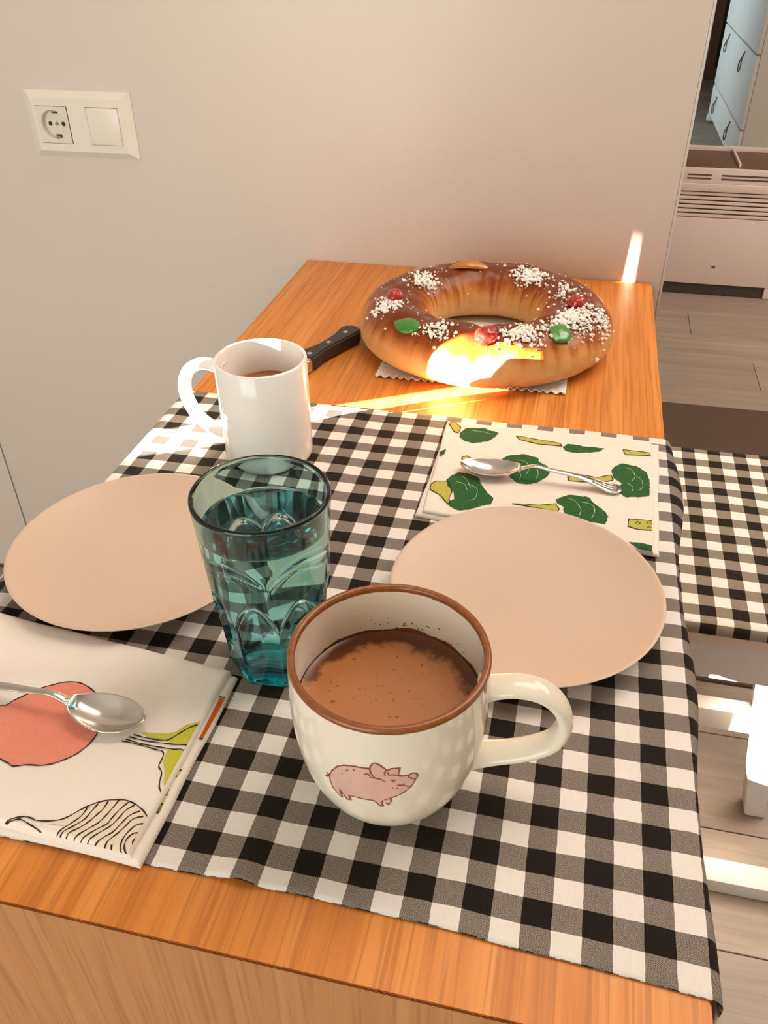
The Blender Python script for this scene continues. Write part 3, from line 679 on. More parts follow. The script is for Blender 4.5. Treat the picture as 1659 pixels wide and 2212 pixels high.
# ------------------------------------------------------------------ napkins
def napkin(name, label, corners, h, lower, mat, und):
    c = [Vector((a*1e-5, b*1e-5)) for a, b in corners]     # far left, far right, near right, near left
    ctr = sum(c, Vector((0, 0)))/4
    t = thing(name, label, 'napkin', (ctr.x, ctr.y, T))
    c = [q-ctr for q in c]
    W = ((c[1]-c[0]).length + (c[2]-c[3]).length)/2; D = ((c[3]-c[0]).length + (c[2]-c[1]).length)/2
    def xy(u, v, cc): 
        return (cc[0]*(1-u) + cc[1]*u)*(1-v) + (cc[3]*(1-u) + cc[2]*u)*v
    def topz(u, v, z1, rr=0.0035):
        d = min(u*W, (1-u)*W, v*D, (1-v)*D); k = max(0, min(1, d/rr))
        return sqrt(max(0, 1-(1-k)**2))
    def slab(nm, cc, z0, z1, amp, seed):
        nu_, nv_ = 60, 50
        ws = lambda i, n_: 0.5 - 0.5*cos(pi*i/n_) if False else (i/n_)
        gu = sorted(set([i/nu_ for i in range(nu_+1)] + [q/W for q in (0.0005, 0.0012, 0.0022)] + [1-q/W for q in (0.0005, 0.0012, 0.0022)]))
        gv = sorted(set([i/nv_ for i in range(nv_+1)] + [q/D for q in (0.0005, 0.0012, 0.0022)] + [1-q/D for q in (0.0005, 0.0012, 0.0022)]))
        V, F = [], []
        nU, nV = len(gu), len(gv)
        for lay in (0, 1):
            for v in gv:
                for u in gu:
                    p = xy(u, v, cc)
                    p = p + Vector((0.0009*noise.noise(Vector((v*4, seed, u*1.5))), 0.0009*noise.noise(Vector((u*5, seed+3, v*1.5)))))
                    if lay == 0: V.append((p.x, p.y, z0))
                    else:
                        e = topz(u, v, z1)
                        V.append((p.x, p.y, z0 + 0.0004 + (z1 - z0 - 0.0004 + amp(u, v))*e))
        o2 = nU*nV
        for j in range(nV-1):
            for i in range(nU-1):
                a = j*nU+i
                F.append((a, a+nU, a+nU+1, a+1)); F.append((o2+a, o2+a+1, o2+a+nU+1, o2+a+nU))
        ring = [i for i in range(nU)] + [j*nU+nU-1 for j in range(1, nV)] + [(nV-1)*nU+i for i in range(nU-2, -1, -1)] + [j*nU for j in range(nV-2, 0, -1)]
        for k in range(len(ring)):
            a, b = ring[k], ring[(k+1) % len(ring)]
            F.append((a, b, o2+b, o2+a))
        return mk(nm, V, F, mat, t, True, None, 75)
    lc = [c[i] + Vector(lower[i]) for i in range(4)]
    lowo = slab('lower_fold', lc, 0.0, h*0.52, lambda u, v: 0.0, 1.0)
    mid = [c[i] + Vector(lower[i])*0.1 for i in range(4)]
    slab('middle_fold', mid, h*0.36, h*0.72, lambda u, v: 0.0, 5.0)
    upo = slab('upper_fold', c, h*0.62, h, und, 9.0)
    def inv(x, y):
        p = Vector((x, y)) - ctr; u = v = 0.5
        for _ in range(12):
            f = xy(u, v, c) - p; du = (c[1]-c[0])*(1-v) + (c[2]-c[3])*v; dv_ = (c[3]-c[0])*(1-u) + (c[2]-c[1])*u
            det = du.x*dv_.y - du.y*dv_.x
            u -= (f.x*dv_.y - f.y*dv_.x)/det; v -= (du.x*f.y - du.y*f.x)/det
        return u, v
    def top3(off):
        def f(x, y):
            u, v = inv(x, y); u = max(0.002, min(0.993, u)); v = max(0.002, min(0.998, v))
            z0 = h*0.62; q = xy(u, v, c)
            return (q.x, q.y, z0 + 0.0004 + (h - z0 - 0.0004 + und(u, v))*topz(u, v, h) + off)
        return f
    def low3(off): return lambda x, y: (x-ctr.x, y-ctr.y, h*0.52 + off)
    return upo, top3, low3, lowo
cv = lambda L: [(a*1e-5, b*1e-5) for a, b in L]
_fr, _nr = NAPL_C[1], NAPL_C[2]
NAPL_C = [(_fr[0]-20600, _fr[1]+2000), _fr, _nr, (_nr[0]-20600, _nr[1]+500)]
undL = lambda u, v: 0.0011*noise.noise(Vector((u*5, v*4, 0.7))) + 0.0022*gs(v, 0.06, 0.06)*abs(noise.noise(Vector((u*16, 1, v*3)))) + 0.0008
napL, topL, lowL, lowLo = napkin('napkin', 'folded cotton napkin printed with a pink turnip and a striped onion', NAPL_C, 0.0080, [(-0.002, 0.003), (0.0046, 0.0), (0.0056, -0.0022), (0, -0.002)], M_LINEN, undL)
for k, mt in (('pink', M_PINK), ('lime', M_LIME), ('tan', M_TAN)):
    poly = cv(NAPL_FILL[k])
    if k == 'pink': poly = closed_smooth(poly, 3)
    decal({'pink': 'turnip_print', 'lime': 'leaf_print', 'tan': 'onion_print'}[k], [fill2d(poly, 0.0025)], topL(0.00035), mt, napL)
for L in NAPL_LINE: decal('outline_print', [ribbon2d(densify(smoothpath(cv(L), 5), 0.0012, False), 0.00085)], topL(0.0006), M_INK, napL)
for k, mt in (('orange', M_ORANGE), ('green1', M_GREEN), ('lime1', M_LIME), ('green2', M_GREEN), ('lime2', M_LIME)):
    decal('edge_print', [fill2d(cv(NAPL_SIDE[k]), 0.0015)], lowL(0.0005), mt, lowLo)
for L in NAPL_SIDELINE: decal('edge_outline', [ribbon2d(cv(L), 0.0009)], lowL(0.0007), M_INK, lowLo)
undR = lambda u, v: 0.0006*noise.noise(Vector((u*4, v*4, 2.7))) + 0.0004
napR, topR, lowR, lowRo = napkin('napkin', 'folded white napkin printed with green broccoli, under the far spoon', NAPR_C, 0.0055, [(0.002, 0.002), (0.0075, 0.0), (0.0045, 0.0), (-0.006, -0.003)], M_LINEN2, undR)
for L in NAPR_STEM:
    decal('stem_print', [fill2d(cv(L), 0.003)], topR(0.00030), M_STEM, napR)
for L in NAPR_HEAD:
    poly = cv(L); jag = densify(poly, 0.0022)
    rr = random.Random(len(L)); jag = [(x + rr.uniform(-1, 1)*0.0005, y + rr.uniform(-1, 1)*0.0006) for x, y in jag]
    decal('broccoli_print', [fill2d(jag, 0.003)], topR(0.00040), M_BROC, napR)
for L in NAPR_STEM: decal('stem_outline', [ribbon2d(densify(cv(L) + cv(L)[:1], 0.002, False), 0.00085)], topR(0.00055), M_INK, napR)
for L in NAPR_EYE: decal('eye_print', [ribbon2d(cv(L), 0.0006)], topR(0.00055), M_INK, napR)
for L in NAPR_WHITE: decal('floret_line', [ribbon2d(densify(smoothpath(cv(L), 5), 0.0012, False), 0.00055)], topR(0.00065), M_PALE, napR)

# ------------------------------------------------------------------ spoons (bowl tip at the origin, handle towards +x)
def spoon(label, tip, ang, bowl, length, wid, zlift, zend, mirror=False):
    t = thing('spoon', label, 'spoon', tip, ang, 'teaspoons')
    def sheet(name, st, nvv=17, thick=0.0013):
        V, F = [], []
        for s, w, zc, dep in st:
            for j in range(nvv):
                v = -1 + 2*j/(nvv-1)
                V.append((s, v*w, zc - dep*(1-v*v)))
        for i in range(len(st)-1):
            for j in range(nvv-1): F.append((i*nvv+j, (i+1)*nvv+j, (i+1)*nvv+j+1, i*nvv+j+1))
        o = mk(name, V, F, M_STEEL, t, True)
        md = o.modifiers.new('t', 'SOLIDIFY'); md.thickness = thick; md.offset = -1
        md = o.modifiers.new('s', 'SUBSURF'); md.levels = 1; md.render_levels = 1
        return o
    st = []
    nb = 30
    for i in range(nb+1):
        q = i/nb; q = 0.5-0.5*cos(pi*q)
        # egg outline, fullest towards the handle third
        w = wid*0.5*(sin(pi*min(1, q**0.90*0.965))**0.52) if q > 0 else 0.0006
        w = max(w, 0.0006)
        if q > 0.86: w = max(w, 0.0032)
        dep = 0.0070*max(0, sin(pi*min(1, q*0.98)))**0.8
        zc = 0.0082 + 0.0016*(q-0.3)**2*4
        if q > 0.9: zc += 0.0012*(q-0.9)/0.1
        st.append((q*bowl, w, zc, dep*(1 if q < 0.97 else 0.4)))
    sheet('bowl', st)
    hs = []
    L = length - bowl
    ctrl = [(0, 0.0030, 0.0098, 0.0), (0.06, 0.0024, 0.0122, -0.0007), (0.16, 0.0022, 0.0150, -0.0009), (0.32, 0.0024, zlift, -0.0010), (0.55, 0.0030, zlift*0.80 + zend*0.2, -0.0010), (0.75, 0.0045, zlift*0.35+zend*0.65, -0.0009), (0.88, 0.0064, zend*1.08, -0.0008), (0.96, 0.0060, zend, -0.0006), (1.0, 0.0022, zend, 0.0)]
    for s, w, z, d in smoothpath(ctrl, 6): hs.append((bowl*0.985 + s*L, max(w*1.2, 0.0012), z, d))
    hd = sheet('handle', hs, 9, 0.0017)
    # raised shoulder ornament where the handle meets the bowl
    oc = []
    for k in (-1, 0, 1): oc.append(((bowl*0.955, 0, 0.0100), (bowl*1.02 + 0.0045, k*0.0026, 0.0122 - abs(k)*0.0008)))
    V, F = [], []
    for a, b in oc:
        v2, f2 = tube3([a, tuple((Vector(a)+Vector(b))/2 + Vector((0, 0, 0.0004))), b], [0.0006, 0.0010, 0.0006], 8)
        bb = len(V); V += v2; F += [tuple(bb+i for i in f) for f in f2]
    mk('shoulder_ornament', V, F, M_STEEL, t, True)
    V, F = [], []
    for a, b in (((0.72, 0.0020), (0.93, 0.0040)), ((0.72, -0.0020), (0.93, -0.0040)), ((0.78, 0.0), (0.95, 0.0))):
        pts = []
        for k in range(7):
            f = k/6; s = a[0] + (b[0]-a[0])*f; y = a[1] + (b[1]-a[1])*f
            z = next((hs[i][2] for i in range(len(hs)-1) if hs[i+1][0] >= bowl*0.985+s*L), zend)
            pts.append((bowl*0.985 + s*L, y, z + 0.0008))
        v2, f2 = tube3(pts, 0.0007, 8); bb = len(V); V += v2; F += [tuple(bb+i for i in f) for f in f2]
    mk('handle_relief', V, F, M_STEEL, hd, True)
    return t
spoon('small steel spoon lying on the broccoli napkin', (-0.1862, -0.5420, T + 0.0062), radians(-2.5), 0.053, 0.1440, 0.0285, 0.0130, 0.0030)
spoon('small steel spoon lying on the turnip napkin', (-0.3335, -0.8830, T + 0.0092), radians(177.5), 0.0500, 0.1400, 0.0290, 0.0130, 0.0030)

# ------------------------------------------------------------------ bread ring on its paper
BC = (-0.203, -0.245, TZ)
BA, BB, BW = 0.106, 0.100, 0.0425
doily_rect = (-0.3105, -0.100, -0.3610, -0.118)
def paper():
    x0, x1, y0, y1 = doily_rect
    V, F = [], []
    N1, N2 = 110, 110
    for j in range(N2+1):
        for i in range(N1+1):
            u, v = i/N1, j/N2
            x, y = x0+(x1-x0)*u, y0+(y1-y0)*v
            d = min(u*(x1-x0), (1-u)*(x1-x0), v*(y1-y0), (1-v)*(y1-y0))
            k = max(0, 1 - d/0.014)
            s = x if min(v, 1-v)*(y1-y0) <= min(u, 1-u)*(x1-x0) else y
            z = 0.0016 + k*(0.0012 + 0.0017*sin(s*2*pi/0.0090 + 0.5*sin(s*200)))
            V.append((x - BC[0], y - BC[1], z))
    for j in range(N2):
        for i in range(N1): a = j*(N1+1)+i; F.append((a, a+1, a+N1+2, a+N1+1))
    o = mk('paper_tray', V, F, M_PAPER, None, True); o.location = BC
    md = o.modifiers.new('t', 'SOLIDIFY'); md.thickness = 0.0006
    return tag(o, 'white pleated-edge paper under the sweet bread ring', 'paper tray')
paper()
def lump(th, ph):
    e = Vector((cos(th)*1.7, sin(th)*1.7, ph*0.7))
    return 1 + 0.085*noise.noise(e*1.5 + Vector((3, 1, 0))) + 0.045*noise.noise(e*3.6 + Vector((7, 2, 5)))
def bsurf(th, ph, off=0.0):
    l = lump(th, ph)
    s_, c_ = sin(ph), cos(ph)
    kc = c_ if s_ > 0 else (abs(c_)**0.55)*(1 if c_ > 0 else -1)
    k = (BW*(0.5+0.5*l) + off)*kc
    z = 0.0245 + ((0.0385*l if s_ > 0 else 0.0205) + off)*(abs(s_)**0.95)*(1 if s_ > 0 else -1)
    # seams and dents that run down the sides
    k -= (0.0020*max(0, noise.noise(Vector((cos(th)*7, sin(th)*7, z*16 + (9 if c_ < 0 else 0))))) + 0.0030*gs(th, 5.05, 0.05)*gs(z, 0.012, 0.012))*(1 if c_ > 0 else -1)*min(1, abs(c_)*1.6)
    # shallow hollows pressed in by the fruit
    for t0 in (4.80, 3.62, 5.53, 4.08): z -= 0.0035*gs(th, t0, 0.14)*max(0, s_)
    return Vector(((BA+k)*cos(th), (BB+k)*sin(th), max(z, 0.0042)))
def bnorm(th, ph):
    a = bsurf(th+0.01, ph) - bsurf(th-0.01, ph); b = bsurf(th, ph+0.01) - bsurf(th, ph-0.01)
    return a.cross(b).normalized()
bread = thing('sweet_bread_ring', 'golden glazed sweet bread ring with candied fruit and pearl sugar', 'bread', BC)
V, F, GZ = [], [], []
nt_, np_ = 300, 110
for i in range(nt_):
    th = 2*pi*i/nt_
    drip_o = 0.20*noise.noise(Vector((cos(th)*9, sin(th)*9, 0.5))) + 0.34*max(0, noise.noise(Vector((cos(th)*22, sin(th)*22, 2.5))))
    drip_i = 0.20*noise.noise(Vector((cos(th)*7, sin(th)*7, 4.5))) + 0.42*max(0, noise.noise(Vector((cos(th)*16, sin(th)*16, 6.5))))
    for j in range(np_):
        ph = 2*pi*j/np_ - pi/2
        V.append(bsurf(th, ph))
        # angular distance from the crest, outer side negative
        a = (pi/2 - ph) if cos(ph) >= 0 else (ph - pi/2)
        lim = 0.88 + (drip_o if cos(ph) >= 0 else drip_i)
        GZ.append(max(0.0, min(1.0, 0.55 + (lim - a)*0.75)))
for i in range(nt_):
    for j in range(np_):
        i2, j2 = (i+1) % nt_, (j+1) % np_
        F.append((i*np_+j, i2*np_+j, i2*np_+j2, i*np_+j2))
cr = mk('crust', V, F, M_BREAD, bread, True)
at = cr.data.attributes.new('glaze', 'FLOAT', 'POINT')
for i, gz in enumerate(GZ): at.data[i].value = gz
def on_bread(th, ph, V, off=0.0, spin=0.0):
    nrm = bnorm(th, ph)
    if nrm.z < 0: nrm = -nrm
    t = (bsurf(th+0.01, ph) - bsurf(th-0.01, ph)).normalized(); b = nrm.cross(t)
    M = Matrix((t*cos(spin)+b*sin(spin), -t*sin(spin)+b*cos(spin), nrm)).transposed()
    o = bsurf(th, ph) + nrm*off
    return [tuple(M @ Vector(v) + o) for v in V]
def blob(rx, ry, rz, seed, rough=0.12, sub=4, squash=1.0):
    bm = bmesh.new(); bmesh.ops.create_icosphere(bm, subdivisions=sub, radius=1.0)
    V = []
    for v in bm.verts:
        k = 1 + rough*noise.noise(v.co*1.8 + Vector((seed, seed*2, 0))) + rough*0.5*noise.noise(v.co*5 + Vector((seed, 0, 1)))
        V.append((v.co.x*rx*k, v.co.y*ry*k, v.co.z*rz*k))
    F = [tuple(q.index for q in f.verts) for f in bm.faces]; bm.free()
    return V, F
for th, ph, r, sd in ((4.83, 1.22, 0.0125, 1.0), (3.50, 1.50, 0.0100, 2.0), (6.10, 1.62, 0.0108, 3.0)):
    Vb, Fb = blob(r, r*0.92, r*0.70, sd, 0.16)
    mk('candied_cherry', on_bread(th, ph, Vb, r*0.30), Fb, M_CHERRY, bread, True)
def leafshape(a, b, h, seed):
    Vb, Fb = blob(1, 1, 1, seed, 0.08)
    return [((x)*a*(1-0.06*abs(y)), y*b*(1 - 0.42*abs(x)**2.5), z*h) for x, y, z in Vb], Fb
for th, ph, a, b, sp_, sd in ((4.08, 1.08, 0.0185, 0.0115, 0.15, 4.0), (5.50, 1.08, 0.0175, 0.0125, 0.6, 5.0)):
    Vb, Fb = leafshape(a, b, 0.0042, sd)
    mk('candied_melon', on_bread(th, ph, Vb, 0.0012, sp_), Fb, M_MELON, bread, True)
Vb, Fb = leafshape(0.030, 0.0075, 0.0035, 6.0)
mk('candied_orange_peel', on_bread(1.90, 1.85, [(x, y, z - 9*x*x) for x, y, z in Vb], 0.0022, -0.15), Fb, M_PEEL, bread, True)
# pearl sugar: crumbs nobody could count
bm = bmesh.new(); bmesh.ops.create_icosphere(bm, subdivisions=1, radius=1.0)
ico_v = [v.co.copy() for v in bm.verts]; ico_f = [tuple(q.index for q in f.verts) for f in bm.faces]; bm.free()
rs = random.Random(11)
V, F = [], []
def crumb(th, ph, r, lift=0.0):
    nrm = bnorm(th, ph)
    if nrm.z < 0: nrm = -nrm
    c = bsurf(th, ph) + nrm*(r*rs.uniform(0.3, 1.0) + lift)
    b = len(V); kx, ky, kz = (rs.uniform(0.7, 1.25) for _ in range(3))
    for q in ico_v:
        k = r*rs.uniform(0.78, 1.15); V.append((c.x+q.x*k*kx, c.y+q.y*k*ky, c.z+q.z*k*kz))
    F.extend(tuple(b+i for i in f) for f in ico_f)
for th, ph, sth, sph, n_, hi in SUGAR:
    for _ in range(n_):
        t_, p_ = rs.gauss(th, sth), rs.gauss(ph, sph)
        crumb(t_, p_, min(0.0030, max(0.0006, rs.gauss(0.0014, 0.00055))), 0.0022*exp(-((t_-th)/sth)**2*0.6 - ((p_-ph)/sph)**2*0.6)*rs.random())
for _ in range(230):
    crumb(rs.uniform(0, 2*pi), rs.gauss(1.45, 0.5), max(0.0004, rs.gauss(0.0008, 0.0003)))
su = mk('pearl_sugar', V, F, M_SUGAR, bread); tag(su, 'coarse white sugar clumps', kind='stuff')

# ------------------------------------------------------------------ knife
kn = thing('knife', 'kitchen knife with a black riveted handle beside the bread ring', 'knife', (-0.3625, -0.2790, TZ), math.atan2(-0.0735, -0.0280))
def knife_outline(pts, z0, z1, name, mat, bev):
    bm = bmesh.new(); vs_ = [bm.verts.new((x, y, z0)) for x, y in pts]; f = bm.faces.new(vs_)
    r = bmesh.ops.extrude_face_region(bm, geom=[f]); bmesh.ops.translate(bm, verts=[e for e in r['geom'] if isinstance(e, bmesh.types.BMVert)], vec=(0, 0, z1-z0))
    bmesh.ops.recalc_face_normals(bm, faces=bm.faces)
    bmesh.ops.bevel(bm, geom=list(bm.edges), offset=bev, segments=3, affect='EDGES')
    return frombm(name, bm, mat, kn, True, 50)
ho = smoothpath([(-0.010, -0.0125), (-0.016, -0.004), (-0.014, 0.0075), (-0.004, 0.0125), (0.012, 0.0115), (0.035, 0.0095), (0.060, 0.0090), (0.084, 0.0105), (0.0845, -0.0105), (0.070, -0.0130), (0.058, -0.0100), (0.040, -0.0085), (0.022, -0.0095), (0.008, -0.0120), (-0.002, -0.0145)], 3)
kh = knife_outline(ho, 0.0015, 0.0175, 'handle', M_HANDLE, 0.0022)
knife_outline([(0.0848, -0.0115), (0.0848, 0.0112), (0.096, 0.0116), (0.099, -0.0135), (0.094, -0.0155)], 0.0022, 0.0168, 'bolster', M_BLADE, 0.0012)
knife_outline([(0.096, -0.0150), (0.097, 0.0112), (0.150, 0.0100), (0.190, 0.0060), (0.207, -0.0020), (0.170, -0.0120), (0.130, -0.0165)], 0.0090, 0.0104, 'blade', M_BLADE, 0.0004)
for x in (0.006, 0.040, 0.076):
    V, F = lathe([(0, 0.0181), (0.0022, 0.0181), (0.0030, 0.0177), (0.0031, 0.0165)], 24)
    mk('rivet', [(a+x, b, c) for a, b, c in V], [f[::-1] for f in F], M_BLADE, kh, True, None, 50)

# ------------------------------------------------------------------ wall socket
SX, SZ, SW, SH, SD = -0.9148, TZ + 0.1327, 0.1672, 0.0891, 0.0105
so = thing('wall_socket', 'white double wall plate with one round socket and one blank cover', 'socket', (SX + SW/2, 0.0, SZ + SH/2))
bm = bmesh.new()
hw, hh, sl = SW/2, SH/2, 0.013
cs = 0.0252
xs_ = [-hw+sl, -0.0405-cs+0.0005, -0.0405+cs+0.0005, 0.0405-cs-0.0005, 0.0405+cs-0.0005, hw-sl]; zs_ = [-hh+sl*0.7, -cs, cs, hh-sl*0.7]
g_ = {}
for i, x in enumerate(xs_):
    for j, z in enumerate(zs_): g_[i, j] = bm.verts.new((x, -SD, z))
for i in range(5):
    for j in range(3):
        if j == 1 and i in (1, 3): continue
        bm.faces.new((g_[i, j], g_[i+1, j], g_[i+1, j+1], g_[i, j+1]))
for i in (1, 3):
    q = [g_[i, 1], g_[i+1, 1], g_[i+1, 2], g_[i, 2]]
    w_ = [bm.verts.new((v.co.x, -0.001, v.co.z)) for v in q]
    for k in range(4): bm.faces.new((q[k], w_[k], w_[(k+1) % 4], q[(k+1) % 4]))
o_ = [bm.verts.new((a*hw, -0.0, b*hh)) for a, b in ((-1, -1), (1, -1), (1, 1), (-1, 1))]
o1 = [bm.verts.new((a*hw, -0.0022, b*hh)) for a, b in ((-1, -1), (1, -1), (1, 1), (-1, 1))]
bot = [g_[i, 0] for i in range(6)]; rt = [g_[5, j] for j in range(4)]; tp = [g_[i, 3] for i in range(5, -1, -1)]; lf = [g_[0, j] for j in range(3, -1, -1)]
for a, b, run in ((0, 1, bot), (1, 2, rt), (2, 3, tp), (3, 0, lf)):
    bm.faces.new([o1[a], o1[b]] + run[::-1]); bm.faces.new([o_[a], o_[b], o1[b], o1[a]])
bmesh.ops.recalc_face_normals(bm, faces=bm.faces)
frombm('frame', bm, M_PLASTIC, so)
box('blank_cover', (0.0405-cs+0.0007, -SD-0.0022, -cs+0.0007), (0.0405+cs-0.0007, -0.001, cs-0.0007), M_PLASTIC, so, 0.0012)
# socket insert: square plate with a round dished well
n = 64; cxs = -0.0405; a_ = cs-0.0006; rw = 0.0206
V, F = [], []
def sq(t):
    c, s = cos(t), sin(t); k = a_/max(abs(c), abs(s)); return c*k, s*k
for q in range(n):
    t = 2*pi*q/n + pi/4; x, z = sq(t); V.append((cxs+x, -SD-0.0004, z))
for y, r in ((-SD-0.0004, rw), (-SD+0.0004, rw-0.0009), (-0.0022, rw-0.0022)):
    for q in range(n):
        t = 2*pi*q/n + pi/4; V.append((cxs+r*cos(t), y, r*sin(t)))
for k in range(3):
    for q in range(n): q2 = (q+1) % n; F.append((k*n+q, k*n+q2, (k+1)*n+q2, (k+1)*n+q))
F.append(tuple(range(3*n, 4*n)))
me_o = mk('socket_well', V, F, M_PLASTIC_IN, so, True, None, 30)
bm = bmesh.new(); bm.from_mesh(me_o.data); bmesh.ops.recalc_face_normals(bm, faces=bm.faces); bm.to_mesh(me_o.data); bm.free()
def disc(name, x, z, r, mat, y0=-0.0022, h=0.0004):
    V, F = lathe([(0, h), (r*0.9, h), (r, h*0.4), (r, 0)], 24)
    mk(name, [(cxs+x+a, y0-c, z+b) for a, b, c in V], F, mat, me_o, True, None, 40)
disc('pin_hole', -0.0105, 0.0, 0.0031, M_DARK); disc('pin_hole', 0.0105, 0.0, 0.0031, M_DARK); disc('centre_screw', 0.0, 0.0, 0.0027, M_PIN, h=0.0012)
for sgn in (1, -1):
    box('earth_clip', (cxs-0.0028, -0.0062, sgn*0.0172-0.0016), (cxs+0.0028, -0.0024, sgn*0.0172+0.0016), M_PIN, me_o, 0.0008)
    box('clip_recess', (cxs-0.0045, -0.0028, sgn*0.0168-0.0026), (cxs+0.0045, -0.0023, sgn*0.0168+0.0026), M_DARK, me_o)

# ------------------------------------------------------------------ stool with gingham cushion, right of the table
SBX0, SBX1, SBY0, SBY1 = -0.135, 0.270, -0.352, 0.075
ZS = TZ - 0.318
st = thing('stool', 'white painted stool half under the table, carrying the gingham seat pad', 'stool', ((SBX0+SBX1)/2, (SBY0+SBY1)/2, 0))
cxm, cym = (SBX0+SBX1)/2, (SBY0+SBY1)/2
L_ = lambda x, y: (x-cxm, y-cym)
def sbox(name, x0, x1, y0, y1, z0, z1, mat=None, bev=0.002): return box(name, (x0-cxm, y0-cym, z0), (x1-cxm, y1-cym, z1), mat or M_WPAINT, st, bev)
sbox('seat', SBX0, SBX1, SBY0, SBY1, ZS-0.018, ZS, M_SEATEDGE)
for nm, x0, x1, y0, y1 in (('apron', SBX0+0.012, SBX1-0.012, SBY0+0.008, SBY0+0.026), ('apron', SBX0+0.012, SBX1-0.012, SBY1-0.026, SBY1-0.008), ('apron', SBX0+0.012, SBX0+0.03, SBY0+0.027, SBY1-0.027), ('apron', SBX1-0.03, SBX1-0.012, SBY0+0.027, SBY1-0.027)):
    sbox(nm, x0, x1, y0, y1, ZS-0.083, ZS-0.0185)
def leg(x0, y0, x1, y1, w=0.034):
    # splayed square leg from the apron down to the floor
    V = []
    for (x, y, z, ww) in ((x0, y0, ZS-0.025, w), (x1, y1, 0.001, w*0.92)):
        for a, b in ((-1, -1), (1, -1), (1, 1), (-1, 1)): V.append((x-cxm+a*ww/2, y-cym+b*ww/2, z))
    F = [(0, 1, 2, 3), (7, 6, 5, 4), (0, 4, 5, 1), (1, 5, 6, 2), (2, 6, 7, 3), (3, 7, 4, 0)]
    bm = bmesh.new(); me = bpy.data.meshes.new('leg'); me.from_pydata(V, [], F); bm.from_mesh(me); bmesh.ops.recalc_face_normals(bm, faces=bm.faces)
    bmesh.ops.bevel(bm, geom=list(bm.edges), offset=0.002, segments=2, affect='EDGES'); frombm('leg', bm, M_WPAINT, st, True, 40)
leg(0.204, SBY0+0.045, 0.268, SBY0+0.062); leg(-0.07, SBY0+0.045, -0.133, SBY0+0.062)
leg(0.204, SBY1-0.045, 0.268, SBY1-0.062); leg(-0.07, SBY1-0.045, -0.133, SBY1-0.062)
sbox('stretcher', -0.105, 0.235, SBY0+0.040, SBY0+0.066, TZ-0.530, TZ-0.492); sbox('stretcher', -0.105, 0.235, SBY1-0.066, SBY1-0.040, TZ-0.530, TZ-0.492)
# cushion: soft rounded slab
V, UV, F = [], [], []
nx, ny = 80, 80
x0, x1, y0, y1, h_ = SBX0-0.004, SBX1+0.004, SBY0-0.006, SBY1+0.006, 0.020
def cush(u, v, top):
    x = x0+(x1-x0)*u; y = y0+(y1-y0)*v
    d = min(u*(x1-x0), (1-u)*(x1-x0), v*(y1-y0), (1-v)*(y1-y0)); k = min(1, d/0.012)
    e = sqrt(max(0, 1-(1-k)**2))
    if top: z = 0.006 + (h_-0.006+0.0012*noise.noise(Vector((x*16, y*16, 1))))*e
    else: z = 0.006 - 0.0055*e
    return (x-cxm, y-cym, z)
for top in (1, 0):
    for j in range(ny+1):
        for i in range(nx+1):
            f_ = lambda t: 0.5*(t + (0.5-0.5*cos(pi*t)))
            u, v = f_(i/nx), f_(j/ny)
            V.append(cush(u, v, top)); UV.append((x0+(x1-x0)*u + 0.006*(1-min(1, min(u, 1-u)*20)), y0+(y1-y0)*v + (-0.008 if v < 0.02 else 0)))
o2 = (nx+1)*(ny+1)
for j in range(ny):
    for i in range(nx):
        a = j*(nx+1)+i; F.append((a, a+1, a+nx+2, a+nx+1)); F.append((o2+a, o2+a+nx+1, o2+a+nx+2, o2+a+1))
cu = mk('seat_cushion', V, F, M_CUSH, None, True, UV); cu.location = (cxm, cym, ZS+0.0002)
bm = bmesh.new(); bm.from_mesh(cu.data); bmesh.ops.remove_doubles(bm, verts=bm.verts, dist=0.0004); bm.to_mesh(cu.data); bm.free(); cu.data.shade_smooth()
tag(cu, 'gingham seat pad on the white stool to the right of the table', 'cushion')

# ------------------------------------------------------------------ floor things right of the table
tag(box('floor_mat', (-0.35, -0.03, 0.0004), (1.5, 1.045, 0.006), M_MAT, None, 0.002), 'dark taupe mat on the floor beneath and behind the stool', 'mat')
tag(box('floor_rail', (-0.30, -0.446, 0.0004), (1.1, -0.408, 0.027), M_WPAINT, None, 0.003), 'low white rail lying on the plank floor in front of the stool', 'rail')

# ------------------------------------------------------------------ heater
HX0, HX1, HY = -0.10, 0.90, 1.92
z_ = lambda d: TZ + d
he = thing('convector_heater', 'pale convector heater with slotted grille beyond the table', 'heater', ((HX0+HX1)/2, HY+0.05, 0))
hx = (HX0+HX1)/2
def hb(name, x0, x1, y0, y1, z0, z1, mat=None, bev=0.002, par=None): return box(name, (x0-hx, y0-HY-0.05, z0), (x1-hx, y1-HY-0.05, z1), mat or M_HEAT, par or he, bev)
hfp = hb('front_panel', HX0, HX1, HY, HY+0.085, z_(-0.679), z_(-0.446), None, 0.003)
hb('grille_backing', HX0+0.004, HX1-0.004, HY+0.012, HY+0.085, z_(-0.4455), z_(-0.350), M_SLOT, 0.0)
k = 6; pitch = 0.0865/k
for i in range(k):
    z1 = z_(-0.3575) - i*pitch - 0.0045
    hb('louvre', HX0, HX1, HY, HY+0.011, z1-pitch+0.0048, z1, None, 0.001)
hb('upper_band', HX0, HX1, HY-0.004, HY+0.085, z_(-0.3585), z_(-0.3340), None, 0.002)
htp = hb('top_panel', HX0, HX1, HY+0.003, HY+0.085, z_(-0.3335), z_(-0.2870), None, 0.002)
for x in (0.075, 0.165, 0.225, 0.335, 0.412):
    w_ = 0.05 if x in (0.165,) else 0.078
    for zz in (-0.3040, -0.3155):
        hb('outlet_slot', x, x+w_*(0.7 if x == 0.165 else 1), HY+0.0022, HY+0.0032, z_(zz-0.005), z_(zz), M_SLOT, 0.0, htp)
